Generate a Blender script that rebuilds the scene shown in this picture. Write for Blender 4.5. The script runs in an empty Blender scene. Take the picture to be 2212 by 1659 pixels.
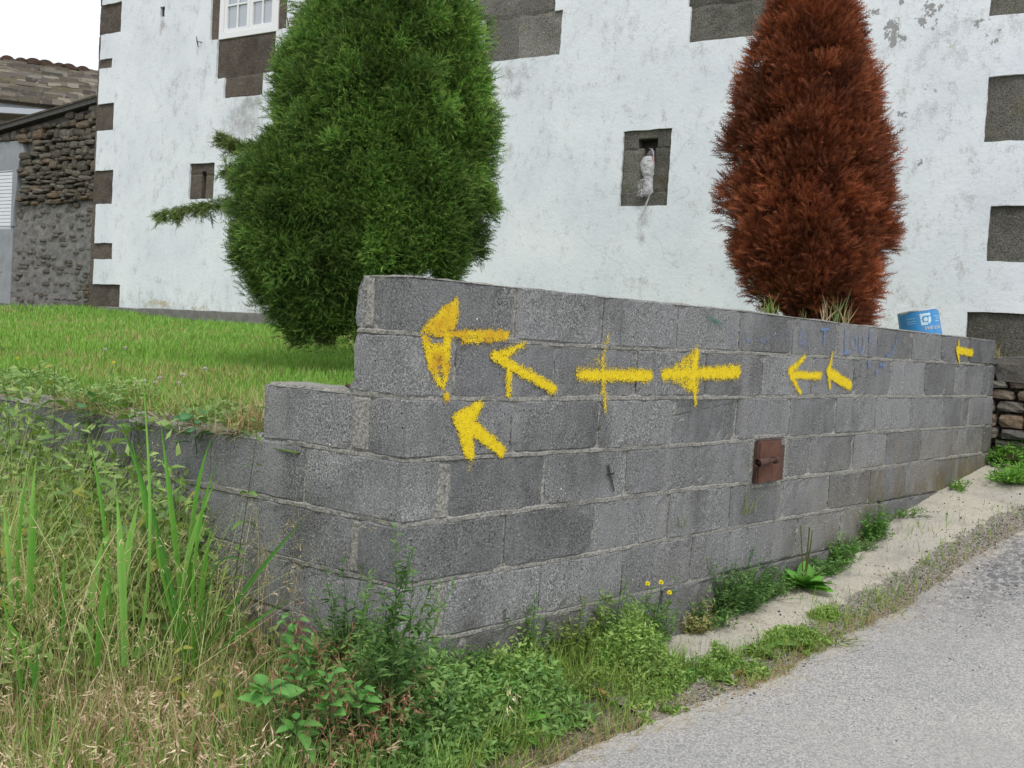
import bpy, math, random
import numpy as np
from mathutils import Matrix, Vector

# ------------------------------------------------------------------ camera, world, light
YAW, PIT, ROLL = .8215, -.0449, .0601
CAM = np.array([-2.1784, -2.4766, .2140])
FPX, PW, PH = 2220.0, 2212.0, 1659.0
def cam_axes():
    f = np.array([math.sin(YAW)*math.cos(PIT), math.cos(YAW)*math.cos(PIT), math.sin(PIT)])
    r = np.array([math.cos(YAW), -math.sin(YAW), 0.0]); u = np.cross(r, f)
    c, s = math.cos(ROLL), math.sin(ROLL)
    return np.array([c*r+s*u, -s*r+c*u, f])
AX = cam_axes()
scene = bpy.context.scene
COL = scene.collection
cd = bpy.data.cameras.new('camera'); cam = bpy.data.objects.new('camera', cd); COL.objects.link(cam)
cd.lens = 36*FPX/PW; cd.sensor_width = 36; cd.clip_start = .05; cd.clip_end = 900
m = Matrix.Identity(4)
for i in range(3):
    m[i][0] = AX[0][i]; m[i][1] = AX[1][i]; m[i][2] = -AX[2][i]; m[i][3] = CAM[i]
cam.matrix_world = m
scene.camera = cam

SUN_EL, SUN_ROT = math.radians(58), math.radians(215)
world = bpy.data.worlds.new('World'); scene.world = world; world.use_nodes = True
wn = world.node_tree; wn.nodes.clear()
sky = wn.nodes.new('ShaderNodeTexSky'); sky.sky_type = 'NISHITA'; sky.sun_disc = False
sky.sun_elevation = SUN_EL; sky.sun_rotation = SUN_ROT; sky.dust_density = 3.0
bg = wn.nodes.new('ShaderNodeBackground'); bg.inputs[1].default_value = .09
cl = wn.nodes.new('ShaderNodeBackground'); cl.inputs[0].default_value = (.93, .965, 1, 1); cl.inputs[1].default_value = 1.14
mx = wn.nodes.new('ShaderNodeMixShader'); mx.inputs[0].default_value = .86      # closed white cloud cover over the sky
wo = wn.nodes.new('ShaderNodeOutputWorld')
wn.links.new(sky.outputs[0], bg.inputs[0]); wn.links.new(bg.outputs[0], mx.inputs[1])
wn.links.new(cl.outputs[0], mx.inputs[2]); wn.links.new(mx.outputs[0], wo.inputs[0])
sd = bpy.data.lights.new('sun', 'SUN'); sd.energy = 1.7; sd.angle = math.radians(14); sd.color = (1, .96, .9)
sun = bpy.data.objects.new('sun', sd); COL.objects.link(sun)
sun.rotation_euler = (math.radians(90)-SUN_EL, 0, math.radians(180)-SUN_ROT)
vs = scene.view_settings
vs.view_transform = 'Standard'; vs.look = 'None'; vs.exposure = 0.17; vs.gamma = 1
scene.render.film_transparent = False
scene.cycles.max_bounces = 6

# ------------------------------------------------------------------ geometry helpers
rng = np.random.default_rng(7)
random.seed(7)
WA = 1.6971                                        # heading of the short leg of the block wall
LD = np.array([math.cos(WA), math.sin(WA)])        # along the short leg, away from the corner
LI = np.array([math.sin(WA), -math.cos(WA)])       # inward normal of the short leg
FT = math.radians(-79.52)
FD = np.array([math.cos(FT), math.sin(FT)])        # along the house front, to the right
FN = np.array([-FD[1], FD[0]])                     # into the house
FDIST = float(CAM[:2] @ FN) + 9.0                  # the house front

def ray(x, y):
    return np.array([(x-PW/2)/FPX, -(y-PH/2)/FPX, 1.0]) @ AX
def at(x, y, d):                                   # a point at depth d on the sight line of a photo point
    return CAM + ray(x, y)*d
def on_right(x, y, off=0.0):
    r = ray(x, y); t = (off-CAM[1])/r[1]; q = CAM+r*t; return q[0], q[2]
def on_house(x, y, back=0.0):
    r = ray(x, y); t = (FDIST+back-CAM[:2]@FN)/(r[:2]@FN); q = CAM+r*t
    return float(q[:2]@FD), float(q[2])
def house_pt(s, z, back=0.0):
    p = FD*s + FN*(FDIST+back); return np.array([p[0], p[1], z])
HX = [-200, -30, -8, 0, 1.7, 2.97, 3.44, 4.06, 5.58, 7, 10, 14, 200]
HZ = [-2.5, -1.6, -1.2, -1.03, -1.04, -.94, -.845, -.706, -.477, -.33, -.1, 0, 3]
def gh(x, y):
    return np.interp(x, HX, HZ) + .07*np.clip(y, -3.5, 0)
def lawn_h(x, y):
    u = x*FN[0]+y*FN[1]
    g = -.175+.445*np.clip(u/6.4, 0, 1.05)-.11*np.clip((x*FD[0]+y*FD[1]+10.7)/2.2, 0, 1)*np.clip(u/6.4, 0, 1)**2
    lf = x*LI[0]+y*LI[1]; g = g-.05*np.clip(1-(lf-.03)/.2, 0, 1)
    return g + .12*np.exp(-np.maximum(y, 0)/.9)*np.clip((x-1.2)/2.5, 0, 1) + .012*np.sin(x*2.3+y)*np.sin(y*1.9)
def on_ground(x, y):
    r = ray(x, y)
    t = np.arange(.5, 30, .01); q = CAM+r*t[:, None]
    k = np.argmax(q[:, 2] < gh(q[:, 0], q[:, 1])); return q[k]
def on_lawn(x, y):
    r = ray(x, y)
    t = np.arange(2.5, 30, .01); q = CAM+r*t[:, None]
    k = np.argmax(q[:, 2] < lawn_h(q[:, 0], q[:, 1])); return q[k]

def vnoise(x, y, seed=0):                          # smooth value noise
    x = np.asarray(x, float); y = np.asarray(y, float)
    xi = np.floor(x).astype(int); yi = np.floor(y).astype(int); fx = x-xi; fy = y-yi
    def hsh(a, b):
        n = (a*374761393 + b*668265263 + seed*1442695041) & 0x7fffffff
        n = ((n ^ (n >> 13))*1274126177) & 0x7fffffff
        return ((n ^ (n >> 16)) & 0xffff)/65535.0
    fx = fx*fx*(3-2*fx); fy = fy*fy*(3-2*fy)
    return (hsh(xi, yi)*(1-fx)+hsh(xi+1, yi)*fx)*(1-fy)+(hsh(xi, yi+1)*(1-fx)+hsh(xi+1, yi+1)*fx)*fy
def fbm(x, y, seed=0, n=4):
    s = 0; a = .5; t = 0
    for k in range(n):
        s = s+a*vnoise(np.asarray(x)*2**k, np.asarray(y)*2**k, seed+k); t += a; a *= .5
    return s/t

def mesh_from(name, V, F, mat=None, col=None, smooth=False, attrs=None):
    """V (n,3) ; F list of arrays, each (k, sides)"""
    me = bpy.data.meshes.new(name)
    V = np.ascontiguousarray(V, dtype=np.float32)
    me.vertices.add(len(V)); me.vertices.foreach_set('co', V.ravel())
    if not isinstance(F, list): F = [F]
    F = [np.asarray(f, dtype=np.int32) for f in F if len(f)]
    nl = sum(f.size for f in F); nf = sum(len(f) for f in F)
    me.loops.add(nl); me.polygons.add(nf)
    me.loops.foreach_set('vertex_index', np.concatenate([f.ravel() for f in F]))
    st = []; o = 0
    for f in F:
        st.append(o+np.arange(len(f))*f.shape[1]); o += f.size
    me.polygons.foreach_set('loop_start', np.concatenate(st).astype(np.int32))
    me.polygons.foreach_set('use_smooth', np.full(nf, smooth))
    if col is not None:
        a = me.color_attributes.new('col', 'FLOAT_COLOR', 'POINT')
        c = np.ones((len(V), 4), np.float32); c[:, :3] = col; a.data.foreach_set('color', c.ravel())
    for k, v in (attrs or {}).items():
        a = me.attributes.new(k, 'FLOAT', 'POINT'); a.data.foreach_set('value', np.asarray(v, np.float32))
    if mat: me.materials.append(mat)
    me.update(); me.validate()
    return me
def link(name, me, parent=None, **kw):
    o = bpy.data.objects.new(name, me); COL.objects.link(o)
    if parent is not None:
        o.parent = parent; o.location = -Vector(parent.location) if kw.get('rel', True) else (0, 0, 0)
    return o
def tag(o, label=None, cat=None, group=None, kind=None):
    if label: o['label'] = label
    if cat: o['category'] = cat
    if group: o['group'] = group
    if kind: o['kind'] = kind
    return o
def empty(name, loc, label=None, cat=None, group=None):
    o = bpy.data.objects.new(name, None); COL.objects.link(o); o.location = [float(v) for v in loc]
    o.empty_display_size = .1
    return tag(o, label, cat, group)

class Geo:
    """gathers many copies of small templates in one mesh, triangles only"""
    def __init__(s): s.V = []; s.F = []; s.C = []; s.n = 0
    def add(s, T, tris, pos, M, col, tipcol=None, tipw=None):
        T = np.asarray(T, float); N = len(pos); k = len(T)
        V = np.einsum('nij,kj->nki', M, T)+pos[:, None, :]
        s.V.append(V.reshape(-1, 3))
        F = np.asarray(tris)[None]+(np.arange(N)*k)[:, None, None]+s.n
        s.F.append(F.reshape(-1, 3)); s.n += N*k
        C = np.repeat(np.asarray(col)[:, None, :], k, 1)
        if tipcol is not None:
            w = np.asarray(tipw)[None, :, None]; C = C*(1-w)+np.asarray(tipcol)[:, None, :]*w
        s.C.append(C.reshape(-1, 3))
    def raw(s, V, F, C):
        V = np.asarray(V, float); s.V.append(V); s.F.append(np.asarray(F)+s.n)
        s.C.append(np.broadcast_to(np.asarray(C, float), V.shape).copy()); s.n += len(V)
    def mesh(s, name, mat, smooth=False, gain=1.0):
        return mesh_from(name, np.concatenate(s.V), np.concatenate(s.F), mat, np.concatenate(s.C), smooth)

def norm(v): return v/np.maximum(np.linalg.norm(v, axis=-1, keepdims=True), 1e-9)
def frames(d, twist=None, s=1.0):
    """matrices whose y axis is d; columns x,y,z, scaled"""
    d = norm(d); up = np.tile([0, 0, 1.0], (len(d), 1)); up[np.abs(d[:, 2]) > .97] = [1, 0, 0]
    x = norm(np.cross(d, up)); z = np.cross(x, d)
    if twist is not None:
        c, sn = np.cos(twist)[:, None], np.sin(twist)[:, None]; x, z = c*x+sn*z, -sn*x+c*z
    M = np.stack([x, d, z], axis=2)
    return M*np.reshape(s, (-1, 1, 1)) if np.ndim(s) < 2 else M*s[:, None, :]
def grid_faces(nx, ny, off=0):
    i, j = np.meshgrid(np.arange(nx-1), np.arange(ny-1), indexing='ij'); a = (i*ny+j).ravel()+off
    return np.stack([a, a+ny, a+ny+1, a+1], 1)

# ------------------------------------------------------------------ materials
class NT:
    def __init__(s, name):
        s.m = bpy.data.materials.new(name); s.m.use_nodes = True; s.t = s.m.node_tree; s.t.nodes.clear()
        s.out = s.t.nodes.new('ShaderNodeOutputMaterial'); s.b = s.t.nodes.new('ShaderNodeBsdfPrincipled')
        s.t.links.new(s.b.outputs[0], s.out.inputs[0]); s.geo = s.t.nodes.new('ShaderNodeNewGeometry').outputs['Position']
    def set(s, sock, v):
        if isinstance(v, bpy.types.NodeSocket): s.t.links.new(v, sock)
        elif isinstance(v, (tuple, list)) and len(v) == 3 and sock.type == 'RGBA': sock.default_value = (*v, 1)
        else: sock.default_value = v
    def noise(s, scale, detail=2, rough=.55, vec=None, stretch=None, off=None):
        n = s.t.nodes.new('ShaderNodeTexNoise'); n.inputs['Scale'].default_value = scale
        n.inputs['Detail'].default_value = detail; n.inputs['Roughness'].default_value = rough
        v = vec or s.geo
        if stretch or off:
            mp = s.t.nodes.new('ShaderNodeMapping'); s.t.links.new(v, mp.inputs[0])
            if stretch: mp.inputs['Scale'].default_value = stretch
            if off: mp.inputs['Location'].default_value = off
            v = mp.outputs[0]
        s.t.links.new(v, n.inputs['Vector']); return n.outputs[0]
    def voro(s, scale, feature='F1', out='Distance', vec=None):
        n = s.t.nodes.new('ShaderNodeTexVoronoi'); n.feature = feature; n.inputs['Scale'].default_value = scale
        s.t.links.new(vec or s.geo, n.inputs['Vector']); return n.outputs[out]
    def ramp(s, f, stops, interp='LINEAR'):
        n = s.t.nodes.new('ShaderNodeValToRGB'); cr = n.color_ramp; cr.interpolation = interp
        while len(cr.elements) > 1: cr.elements.remove(cr.elements[-1])
        for i, (p, c) in enumerate(stops):
            e = cr.elements[0] if i == 0 else cr.elements.new(p)
            e.position = p; c = (c, c, c) if not isinstance(c, tuple) else c; e.color = (*c, 1)
        s.t.links.new(f, n.inputs[0]); return n.outputs[0]
    def mix(s, f, a, b, mode='MIX'):
        n = s.t.nodes.new('ShaderNodeMix'); n.data_type = 'RGBA'; n.blend_type = mode; n.clamp_factor = True
        s.set(n.inputs[0], f); s.set(n.inputs[6], a); s.set(n.inputs[7], b); return n.outputs[2]
    def math(s, op, a, b=0.0, c=None, clamp=False):
        n = s.t.nodes.new('ShaderNodeMath'); n.operation = op; n.use_clamp = clamp
        s.set(n.inputs[0], a); s.set(n.inputs[1], b)
        if c is not None: s.set(n.inputs[2], c)
        return n.outputs[0]
    def mrange(s, v, a, b, c=0.0, d=1.0):
        n = s.t.nodes.new('ShaderNodeMapRange'); n.clamp = True
        for i, k in enumerate((v, a, b, c, d)): s.set(n.inputs[i], k)
        return n.outputs[0]
    def attr(s, name, out='Fac'):
        n = s.t.nodes.new('ShaderNodeAttribute'); n.attribute_name = name; return n.outputs[out]
    def rand(s): return s.t.nodes.new('ShaderNodeObjectInfo').outputs['Random']
    def xyz(s):
        n = s.t.nodes.new('ShaderNodeSeparateXYZ'); s.t.links.new(s.geo, n.inputs[0]); return n.outputs
    def bump(s, h, strength=.5, dist=.01):
        n = s.t.nodes.new('ShaderNodeBump'); n.inputs['Strength'].default_value = strength
        n.inputs['Distance'].default_value = dist; s.set(n.inputs['Height'], h)
        s.t.links.new(n.outputs[0], s.b.inputs['Normal'])
    def done(s, col, rough=.9, spec=.3):
        s.set(s.b.inputs['Base Color'], col); s.set(s.b.inputs['Roughness'], rough)
        s.b.inputs['Specular IOR Level'].default_value = spec
        return s.m

def mat_block():
    n = NT('grey concrete block'); x, y, z = n.xyz()
    sp = n.noise(150, 3, .75)
    c = n.ramp(sp, [(.33, (.052, .052, .053)), (.45, (.152, .153, .154)), (.55, (.24, .241, .242)), (.68, (.46, .46, .46))])
    tone = n.mrange(n.rand(), 0, 1, .72, 1.28)
    c = n.mix(1.0, c, n.mix(1.0, (1, 1, 1), tone, 'MULTIPLY'), 'MULTIPLY')
    big = n.noise(3.2, 3, .6)
    c = n.mix(n.mrange(big, .38, .72, 0, .55), c, (.25, .255, .265))
    dk = n.noise(2.2, 4, .65, off=(5, 3, 1))
    c = n.mix(n.mrange(dk, .50, .74, 0, .6), c, (.055, .055, .055))
    # weather streaks running down
    st = n.noise(17, 4, .7, stretch=(1, 1, .16))
    c = n.mix(n.mrange(st, .54, .8, 0, .45), c, (.05, .05, .05))
    # pits and pale grit
    pit = n.voro(38)
    pm = n.noise(11, 1)
    c = n.mix(n.math('MULTIPLY', n.mrange(pit, .10, .17, 1, 0), n.mrange(pm, .5, .6, 0, .9)), c, (.02, .02, .022))
    wv = n.t.nodes.new('ShaderNodeTexVoronoi'); wv.inputs['Scale'].default_value = 24; n.t.links.new(n.geo, wv.inputs['Vector'])
    sc = n.t.nodes.new('ShaderNodeSeparateColor'); n.t.links.new(wv.outputs['Color'], sc.inputs[0])
    wh = n.math('MULTIPLY', n.mrange(wv.outputs['Distance'], .07, .10, 1, 0), n.math('GREATER_THAN', sc.outputs[0], .93))
    c = n.mix(wh, c, (.75, .73, .7))
    # damp ochre growth on the lower far end
    gl = n.math('SUBTRACT', z, n.math('MAXIMUM', n.math('MULTIPLY_ADD', x, .2, -1.55), -1.03))
    spl = n.math('MULTIPLY', n.mrange(gl, .30, .02), n.mrange(n.noise(6, 5, .7, stretch=(1, 1, .7)), .38, .6, 0, .8))
    c = n.mix(spl, c, (.105, .09, .062))
    run = n.math('MULTIPLY', n.mrange(n.noise(5, 2, .5, stretch=(1, 1, .05), off=(9, 0, 0)), .57, .66, 0, .7), n.mrange(sp, .35, .6))
    c = n.mix(run, c, (.30, .30, .295))
    far = n.math('MULTIPLY', n.mrange(x, 2.3, 5.2), n.mrange(z, -.15, -.65))
    al = n.noise(7, 4, .7, stretch=(1, 1, .4), off=(2, 0, 7))
    c = n.mix(n.math('MULTIPLY', far, n.mrange(al, .40, .58, 0, .85)), c, (.20, .155, .055))
    n.bump(n.math('ADD', sp, n.math('MULTIPLY', n.mrange(pit, .05, .2), .35)), .9, .006)
    return n.done(c, .95, .2)
def mat_mortar():
    n = NT('mortar'); sp = n.noise(90, 3, .7)
    c = n.ramp(sp, [(.3, (.12, .118, .11)), (.5, (.27, .262, .24)), (.7, (.42, .41, .375))])
    d = n.noise(4, 4, .65)
    c = n.mix(n.mrange(d, .5, .72, 0, .75), c, (.10, .10, .095))
    n.bump(n.math('ADD', sp, n.noise(25, 2)), .9, .008)
    return n.done(c, .95, .2)
def mat_cast():
    n = NT('cast concrete footing'); sp = n.noise(120, 3, .7); x, y, z = n.xyz()
    c = n.ramp(sp, [(.3, .08), (.5, .17), (.7, .27)])
    c = n.mix(n.mrange(n.noise(3, 4, .6), .45, .7, 0, .7), c, (.12, .105, .08))
    n.bump(n.math('ADD', sp, n.noise(14, 3)), .9, .01); return n.done(c, .95, .2)
def mat_spray(name):
    n = NT(name); d = n.attr('paint'); c = n.attr('col', 'Color')
    f = n.noise(170, 2, .7); f2 = n.noise(45, 2, .6)
    th = n.math('ADD', n.math('MULTIPLY', f, .72), n.math('MULTIPLY', f2, .28))
    th = n.mrange(th, .30, .66, 0, 1)
    a = n.mrange(n.math('SUBTRACT', d, th), -.10, .12)
    c2 = n.mix(n.mrange(n.noise(60, 3, .7), .42, .7, 0, .55), c, n.mix(1.0, c, (.62, .5, .35), 'MULTIPLY'))
    tr = n.t.nodes.new('ShaderNodeBsdfTransparent'); ms = n.t.nodes.new('ShaderNodeMixShader')
    n.t.links.new(a, ms.inputs[0]); n.t.links.new(tr.outputs[0], ms.inputs[1]); n.t.links.new(n.b.outputs[0], ms.inputs[2])
    n.t.links.new(ms.outputs[0], n.out.inputs[0]); n.bump(n.noise(150, 3, .75), .8, .005)
    return n.done(c2, .75, .3)
def mat_plaster():
    n = NT('white limewashed plaster'); dirt = n.attr('dirt'); peel = n.attr('peel')
    big = n.noise(1.4, 3, .6); mid = n.noise(9, 4, .7, stretch=(1, 1, .7)); fine = n.noise(55, 3, .75)
    c = n.ramp(big, [(.3, (.66, .70, .745)), (.5, (.72, .76, .80)), (.7, (.78, .81, .84))])
    th = n.math('ADD', n.math('MULTIPLY', mid, .6), n.math('MULTIPLY', fine, .4))
    th = n.mrange(th, .34, .66)
    s = n.mrange(n.math('SUBTRACT', dirt, th), -.20, .55, 0, .72)
    c = n.mix(s, c, n.mix(n.noise(2.2, 2), (.20, .185, .16), (.27, .265, .27)))
    # small dark streaky marks all over
    mk = n.noise(42, 2, .6, stretch=(1, 1, .45)); area = n.mrange(n.noise(2.1, 3), .42, .62, 0, 1)
    c = n.mix(n.math('MULTIPLY', n.mrange(mk, .64, .76, 0, .35), area), c, (.32, .31, .30))
    # hairline cracks
    wob = n.noise(2.5, 3, .7)
    mp = n.t.nodes.new('ShaderNodeVectorMath'); mp.operation = 'ADD'; n.t.links.new(n.geo, mp.inputs[0])
    nc = n.t.nodes.new('ShaderNodeTexNoise'); nc.inputs['Scale'].default_value = 3; nc.inputs['Detail'].default_value = 4
    n.t.links.new(nc.outputs['Color'], mp.inputs[1])
    cr = n.voro(.62, 'DISTANCE_TO_EDGE', 'Distance', mp.outputs[0])
    c = n.mix(n.math('MULTIPLY', n.mrange(cr, .0003, .0014, .25, 0), n.mrange(n.noise(1.1, 2, off=(4, 4, 4)), .46, .58)), c, (.25, .25, .25))
    pn = n.mrange(n.math('SUBTRACT', peel, n.mrange(n.math('ADD', n.math('MULTIPLY', n.noise(16, 4, .7), .8), n.math('MULTIPLY', fine, .2)), .3, .7)), -.02, .02)
    c = n.mix(pn, c, n.mix(fine, (.26, .27, .27), (.36, .36, .36)))
    ye = n.attr('lichen')
    c = n.mix(n.mrange(n.math('SUBTRACT', ye, th), -.2, .3, 0, .7), c, (.42, .34, .16))
    n.bump(n.math('ADD', n.math('MULTIPLY', n.noise(26, 4, .7), 1), n.math('MULTIPLY', pn, -.4)), .35, .012)
    return n.done(c, .85, .25)
def mat_granite(name, a, b, lich=.5):
    n = NT(name); sp = n.noise(75, 3, .75)
    c = n.mix(n.mrange(sp, .35, .66), a, b)
    c = n.mix(1.0, c, n.mix(1.0, (1, 1, 1), n.mrange(n.rand(), 0, 1, .75, 1.25), 'MULTIPLY'), 'MULTIPLY')
    c = n.mix(n.mrange(n.noise(5, 4, .7), .5, .75, 0, .6), c, (.22, .20, .17))
    c = n.mix(n.mrange(n.noise(7, 4, .7, off=(3, 8, 2)), .55, .75, 0, lich), c, (.17, .13, .05))
    v = n.voro(22); c = n.mix(n.math('MULTIPLY', n.mrange(v, .08, .13, 1, 0), n.mrange(n.noise(6, 1), .52, .6)), c, (.48, .45, .4))
    c = n.mix(n.mrange(n.noise(2.6, 4, .65, off=(1, 9, 4)), .42, .66, 0, .65), c, n.mix(1.0, c, (.45, .43, .42), 'MULTIPLY'))
    n.bump(n.math('ADD', sp, n.noise(14, 4, .7)), 1, .02); return n.done(c, .92, .25)
def mat_stone(name, cols, sc=30):
    n = NT(name); c = n.ramp(n.rand(), [(i/len(cols), q) for i, q in enumerate(cols)], 'LINEAR')
    sp = n.noise(sc*2, 4, .7)
    c = n.mix(n.mrange(sp, .35, .7, .35, 0), c, (.04, .037, .033))
    c = n.mix(n.mrange(n.noise(sc*.35, 4, .7), .55, .75, 0, .6), c, (.27, .25, .22))
    n.bump(n.noise(sc, 5, .7), 1, .02); return n.done(c, .95, .2)
def mat_plain(name, col, rough=.6, spec=.4, nz=0.0, sc=20, bumpd=0.0, metallic=0.0):
    n = NT(name); c = col
    if nz: c = n.mix(n.mrange(n.noise(sc, 4, .65), .35, .7, 0, nz), col, tuple(v*.35 for v in col))
    if bumpd: n.bump(n.noise(sc*2, 4, .7), .8, bumpd)
    n.b.inputs['Metallic'].default_value = metallic
    return n.done(c, rough, spec)
def mat_leaf(name, rough=.55, trans=.3, nz=.25):
    n = NT(name); c = n.attr('col', 'Color')
    c = n.mix(n.mrange(n.noise(14, 2), .3, .7, 0, nz), c, n.mix(1.0, c, (.5, .5, .5), 'MULTIPLY'))
    n.done(c, rough, .35)
    tl = n.t.nodes.new('ShaderNodeBsdfTranslucent'); ms = n.t.nodes.new('ShaderNodeMixShader'); ms.inputs[0].default_value = trans
    n.t.links.new(n.mix(1.0, c, (1.0, 1.0, .55), 'MULTIPLY'), tl.inputs[0])
    n.t.links.new(n.b.outputs[0], ms.inputs[1]); n.t.links.new(tl.outputs[0], ms.inputs[2]); n.t.links.new(ms.outputs[0], n.out.inputs[0])
    return n.m
def mat_asphalt():
    n = NT('worn pale asphalt'); v = n.t.nodes.new('ShaderNodeTexVoronoi'); v.inputs['Scale'].default_value = 150
    n.t.links.new(n.geo, v.inputs['Vector'])
    sc = n.t.nodes.new('ShaderNodeSeparateColor'); n.t.links.new(v.outputs['Color'], sc.inputs[0])
    c = n.ramp(sc.outputs[0], [(0, (.20, .20, .205)), (.2, (.29, .29, .292)), (.5, (.38, .375, .37)), (.8, (.46, .45, .44)), (.97, (.56, .50, .46))])
    c = n.mix(n.mrange(v.outputs['Distance'], .4, .8, 0, .6), c, (.22, .22, .225))
    c = n.mix(n.mrange(n.noise(1.3, 5, .65), .42, .66, 0, .38), c, (.25, .25, .255))
    c = n.mix(n.mrange(n.noise(.9, 3, .6, off=(7, 2, 0)), .5, .7, 0, .3), c, (.44, .42, .39))
    # tarry, loose-stoned patches and fine cracks
    c = n.mix(n.math('MULTIPLY', n.attr('dark'), n.mrange(n.noise(28, 4, .75), .42, .56)), c, (.10, .10, .105))
    c = n.mix(n.attr('dust'), c, (.46, .42, .35))
    n.bump(n.math('SUBTRACT', n.noise(200, 3, .7), v.outputs['Distance']), .6, .004); return n.done(c, .92, .25)
def mat_cement():
    n = NT('cream cement apron'); f = n.noise(110, 3, .75)
    c = n.ramp(f, [(.3, (.26, .235, .19)), (.5, (.50, .465, .39)), (.72, (.64, .60, .52))])
    c = n.mix(n.mrange(n.noise(5, 5, .7), .5, .72, 0, .7), c, (.20, .17, .135))
    c = n.mix(n.mrange(n.noise(2, 3, .6, off=(1, 1, 1)), .45, .65, 0, .4), c, (.33, .32, .31))
    g = n.ramp(n.noise(75, 4, .75), [(.32, (.06, .058, .058)), (.46, (.19, .175, .155)), (.56, (.33, .30, .26)), (.7, (.52, .49, .43))])
    k = n.math('ADD', n.attr('soil'), n.math('MULTIPLY_ADD', n.noise(6, 6, .8), 2.4, -1.15))
    c = n.mix(n.mrange(k, .42, .58), c, g)
    n.bump(n.math('ADD', f, n.noise(20, 4)), .8, .008); return n.done(c, .95, .2)
def mat_soil():
    n = NT('gritty soil'); f = n.noise(60, 4, .75)
    c = n.ramp(f, [(.32, (.07, .06, .048)), (.5, (.20, .175, .14)), (.68, (.42, .38, .31))])
    c = n.mix(n.mrange(n.noise(3, 4, .6), .4, .65, 0, .6), c, (.09, .085, .05))
    n.bump(n.noise(40, 5, .7), 1, .02); return n.done(c, .97, .1)
def mat_lawnsoil():
    n = NT('lawn turf'); c = n.mix(n.noise(9, 4, .7), (.07, .13, .025), (.15, .23, .055))
    c = n.mix(n.mrange(n.noise(1.6, 3), .52, .68, 0, .6), c, (.19, .17, .08)); n.bump(n.noise(40, 4), 1, .03); return n.done(c, .95, .1)

M_BLOCK, M_MORT, M_CAST, M_SPRAY, M_PLAST = mat_block(), mat_mortar(), mat_cast(), mat_spray('sprayed paint'), mat_plaster()
M_GRAN = mat_granite('brown granite', (.07, .058, .048), (.22, .185, .155))
M_GRAN2 = mat_granite('grey granite', (.10, .098, .085), (.34, .33, .30), .35)
M_GRAN3 = mat_granite('dark granite', (.065, .065, .055), (.22, .215, .185), .5)
M_RUB = mat_stone('brown rubble stone', [(.08, .07, .052), (.12, .105, .08), (.20, .18, .145), (.10, .093, .08), (.18, .125, .08), (.15, .14, .12), (.10, .09, .07)])
M_RUBG = mat_stone('grey rubble stone', [(.13, .12, .105), (.20, .18, .15), (.12, .115, .11), (.24, .17, .11), (.16, .15, .14), (.26, .24, .21)], 22)
M_RUBH = mat_stone('harled stone', [(.18, .17, .155), (.14, .13, .11), (.20, .19, .18), (.12, .10, .075), (.17, .165, .15)], 22)
M_SLATE = mat_stone('lichened slate', [(.07, .06, .05), (.14, .115, .085), (.10, .09, .083), (.30, .27, .22), (.13, .115, .07), (.05, .045, .04), (.17, .15, .12)], 26)
M_TILE = mat_plain('old ridge tile', (.10, .065, .05), .9, .2, .5, 15, .01)
M_RENDER = mat_plain('grey render', (.30, .32, .34), .9, .2, .3, 6, .004)
M_ROUGH = mat_plain('rough grey harling', (.23, .225, .215), .95, .1, .6, 12, .02)
M_PLINTH = mat_plain('grey plinth render', (.22, .215, .20), .95, .1, .6, 8, .01)
M_WHITE = mat_plain('white window plastic', (.78, .79, .8), .35, .5)
M_SLAT = mat_plain('white shutter slat', (.70, .73, .76), .45, .4)
M_ZINC = mat_plain('pale gutter', (.45, .49, .53), .4, .5)
M_DARK = mat_plain('dark recess', (.02, .018, .016), .95, .1)
M_WOOD = mat_plain('weathered verge board', (.10, .10, .095), .9, .2, .6, 25, .006)
M_RUST = mat_plain('rusty iron plate', (.14, .066, .045), .85, .25, .45, 18, .003)
M_RUSTD = mat_plain('dark rusty iron', (.10, .055, .045), .8, .3, .5, 30, .003)
M_WRAP = mat_plain('silvery ribbon', (.55, .54, .56), .35, .6, .5, 40, .012)
M_RED = mat_plain('faded red cloth', (.32, .07, .05), .8, .2)
M_FACE = mat_plain('dark figure head', (.13, .10, .11), .6, .4, .4, 20)
M_BLUE = mat_plain('blue can print', (.05, .27, .60), .4, .5, .18, 12)
M_PALEB = mat_plain('pale blue print', (.50, .68, .74), .45, .4)
M_CREAM = mat_plain('cream print', (.70, .66, .52), .45, .4)
M_METAL = mat_plain('tin rim', (.6, .62, .66), .35, .5, metallic=.6)
M_LEAF = mat_leaf('green leaves')
M_GRASS = mat_leaf('grass blades', .6, .3, .15)
M_DRY = mat_leaf('dry grass', .7, .25, .15)
M_CONI = mat_leaf('juniper sprays', .6, .18, .3)
M_CONB = mat_leaf('dead juniper sprays', .75, .12, .3)
M_BARK = mat_plain('bark and inner twigs', (.032, .028, .015), .95, .1, .6, 30, .01)
M_ASPH, M_CEM, M_SOIL, M_LAWN = mat_asphalt(), mat_cement(), mat_soil(), mat_lawnsoil()
M_GRAV = mat_stone('loose grit', [(.05, .05, .055), (.10, .10, .11), (.20, .19, .18), (.35, .33, .30), (.08, .075, .08)], 60)
M_PETAL = mat_plain('white petals', (.75, .70, .68), .7, .3)
M_YEL = mat_plain('yellow petals', (.88, .76, .03), .6, .3)
M_BROWNL = mat_leaf('dead leaf', .7, .15)
mg = NT('window glass'); mg.b.inputs['Metallic'].default_value = 0.0; mg.b.inputs['IOR'].default_value = 1.9
M_GLASS = mg.done((.30, .34, .38), .04, 1.0)

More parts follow.
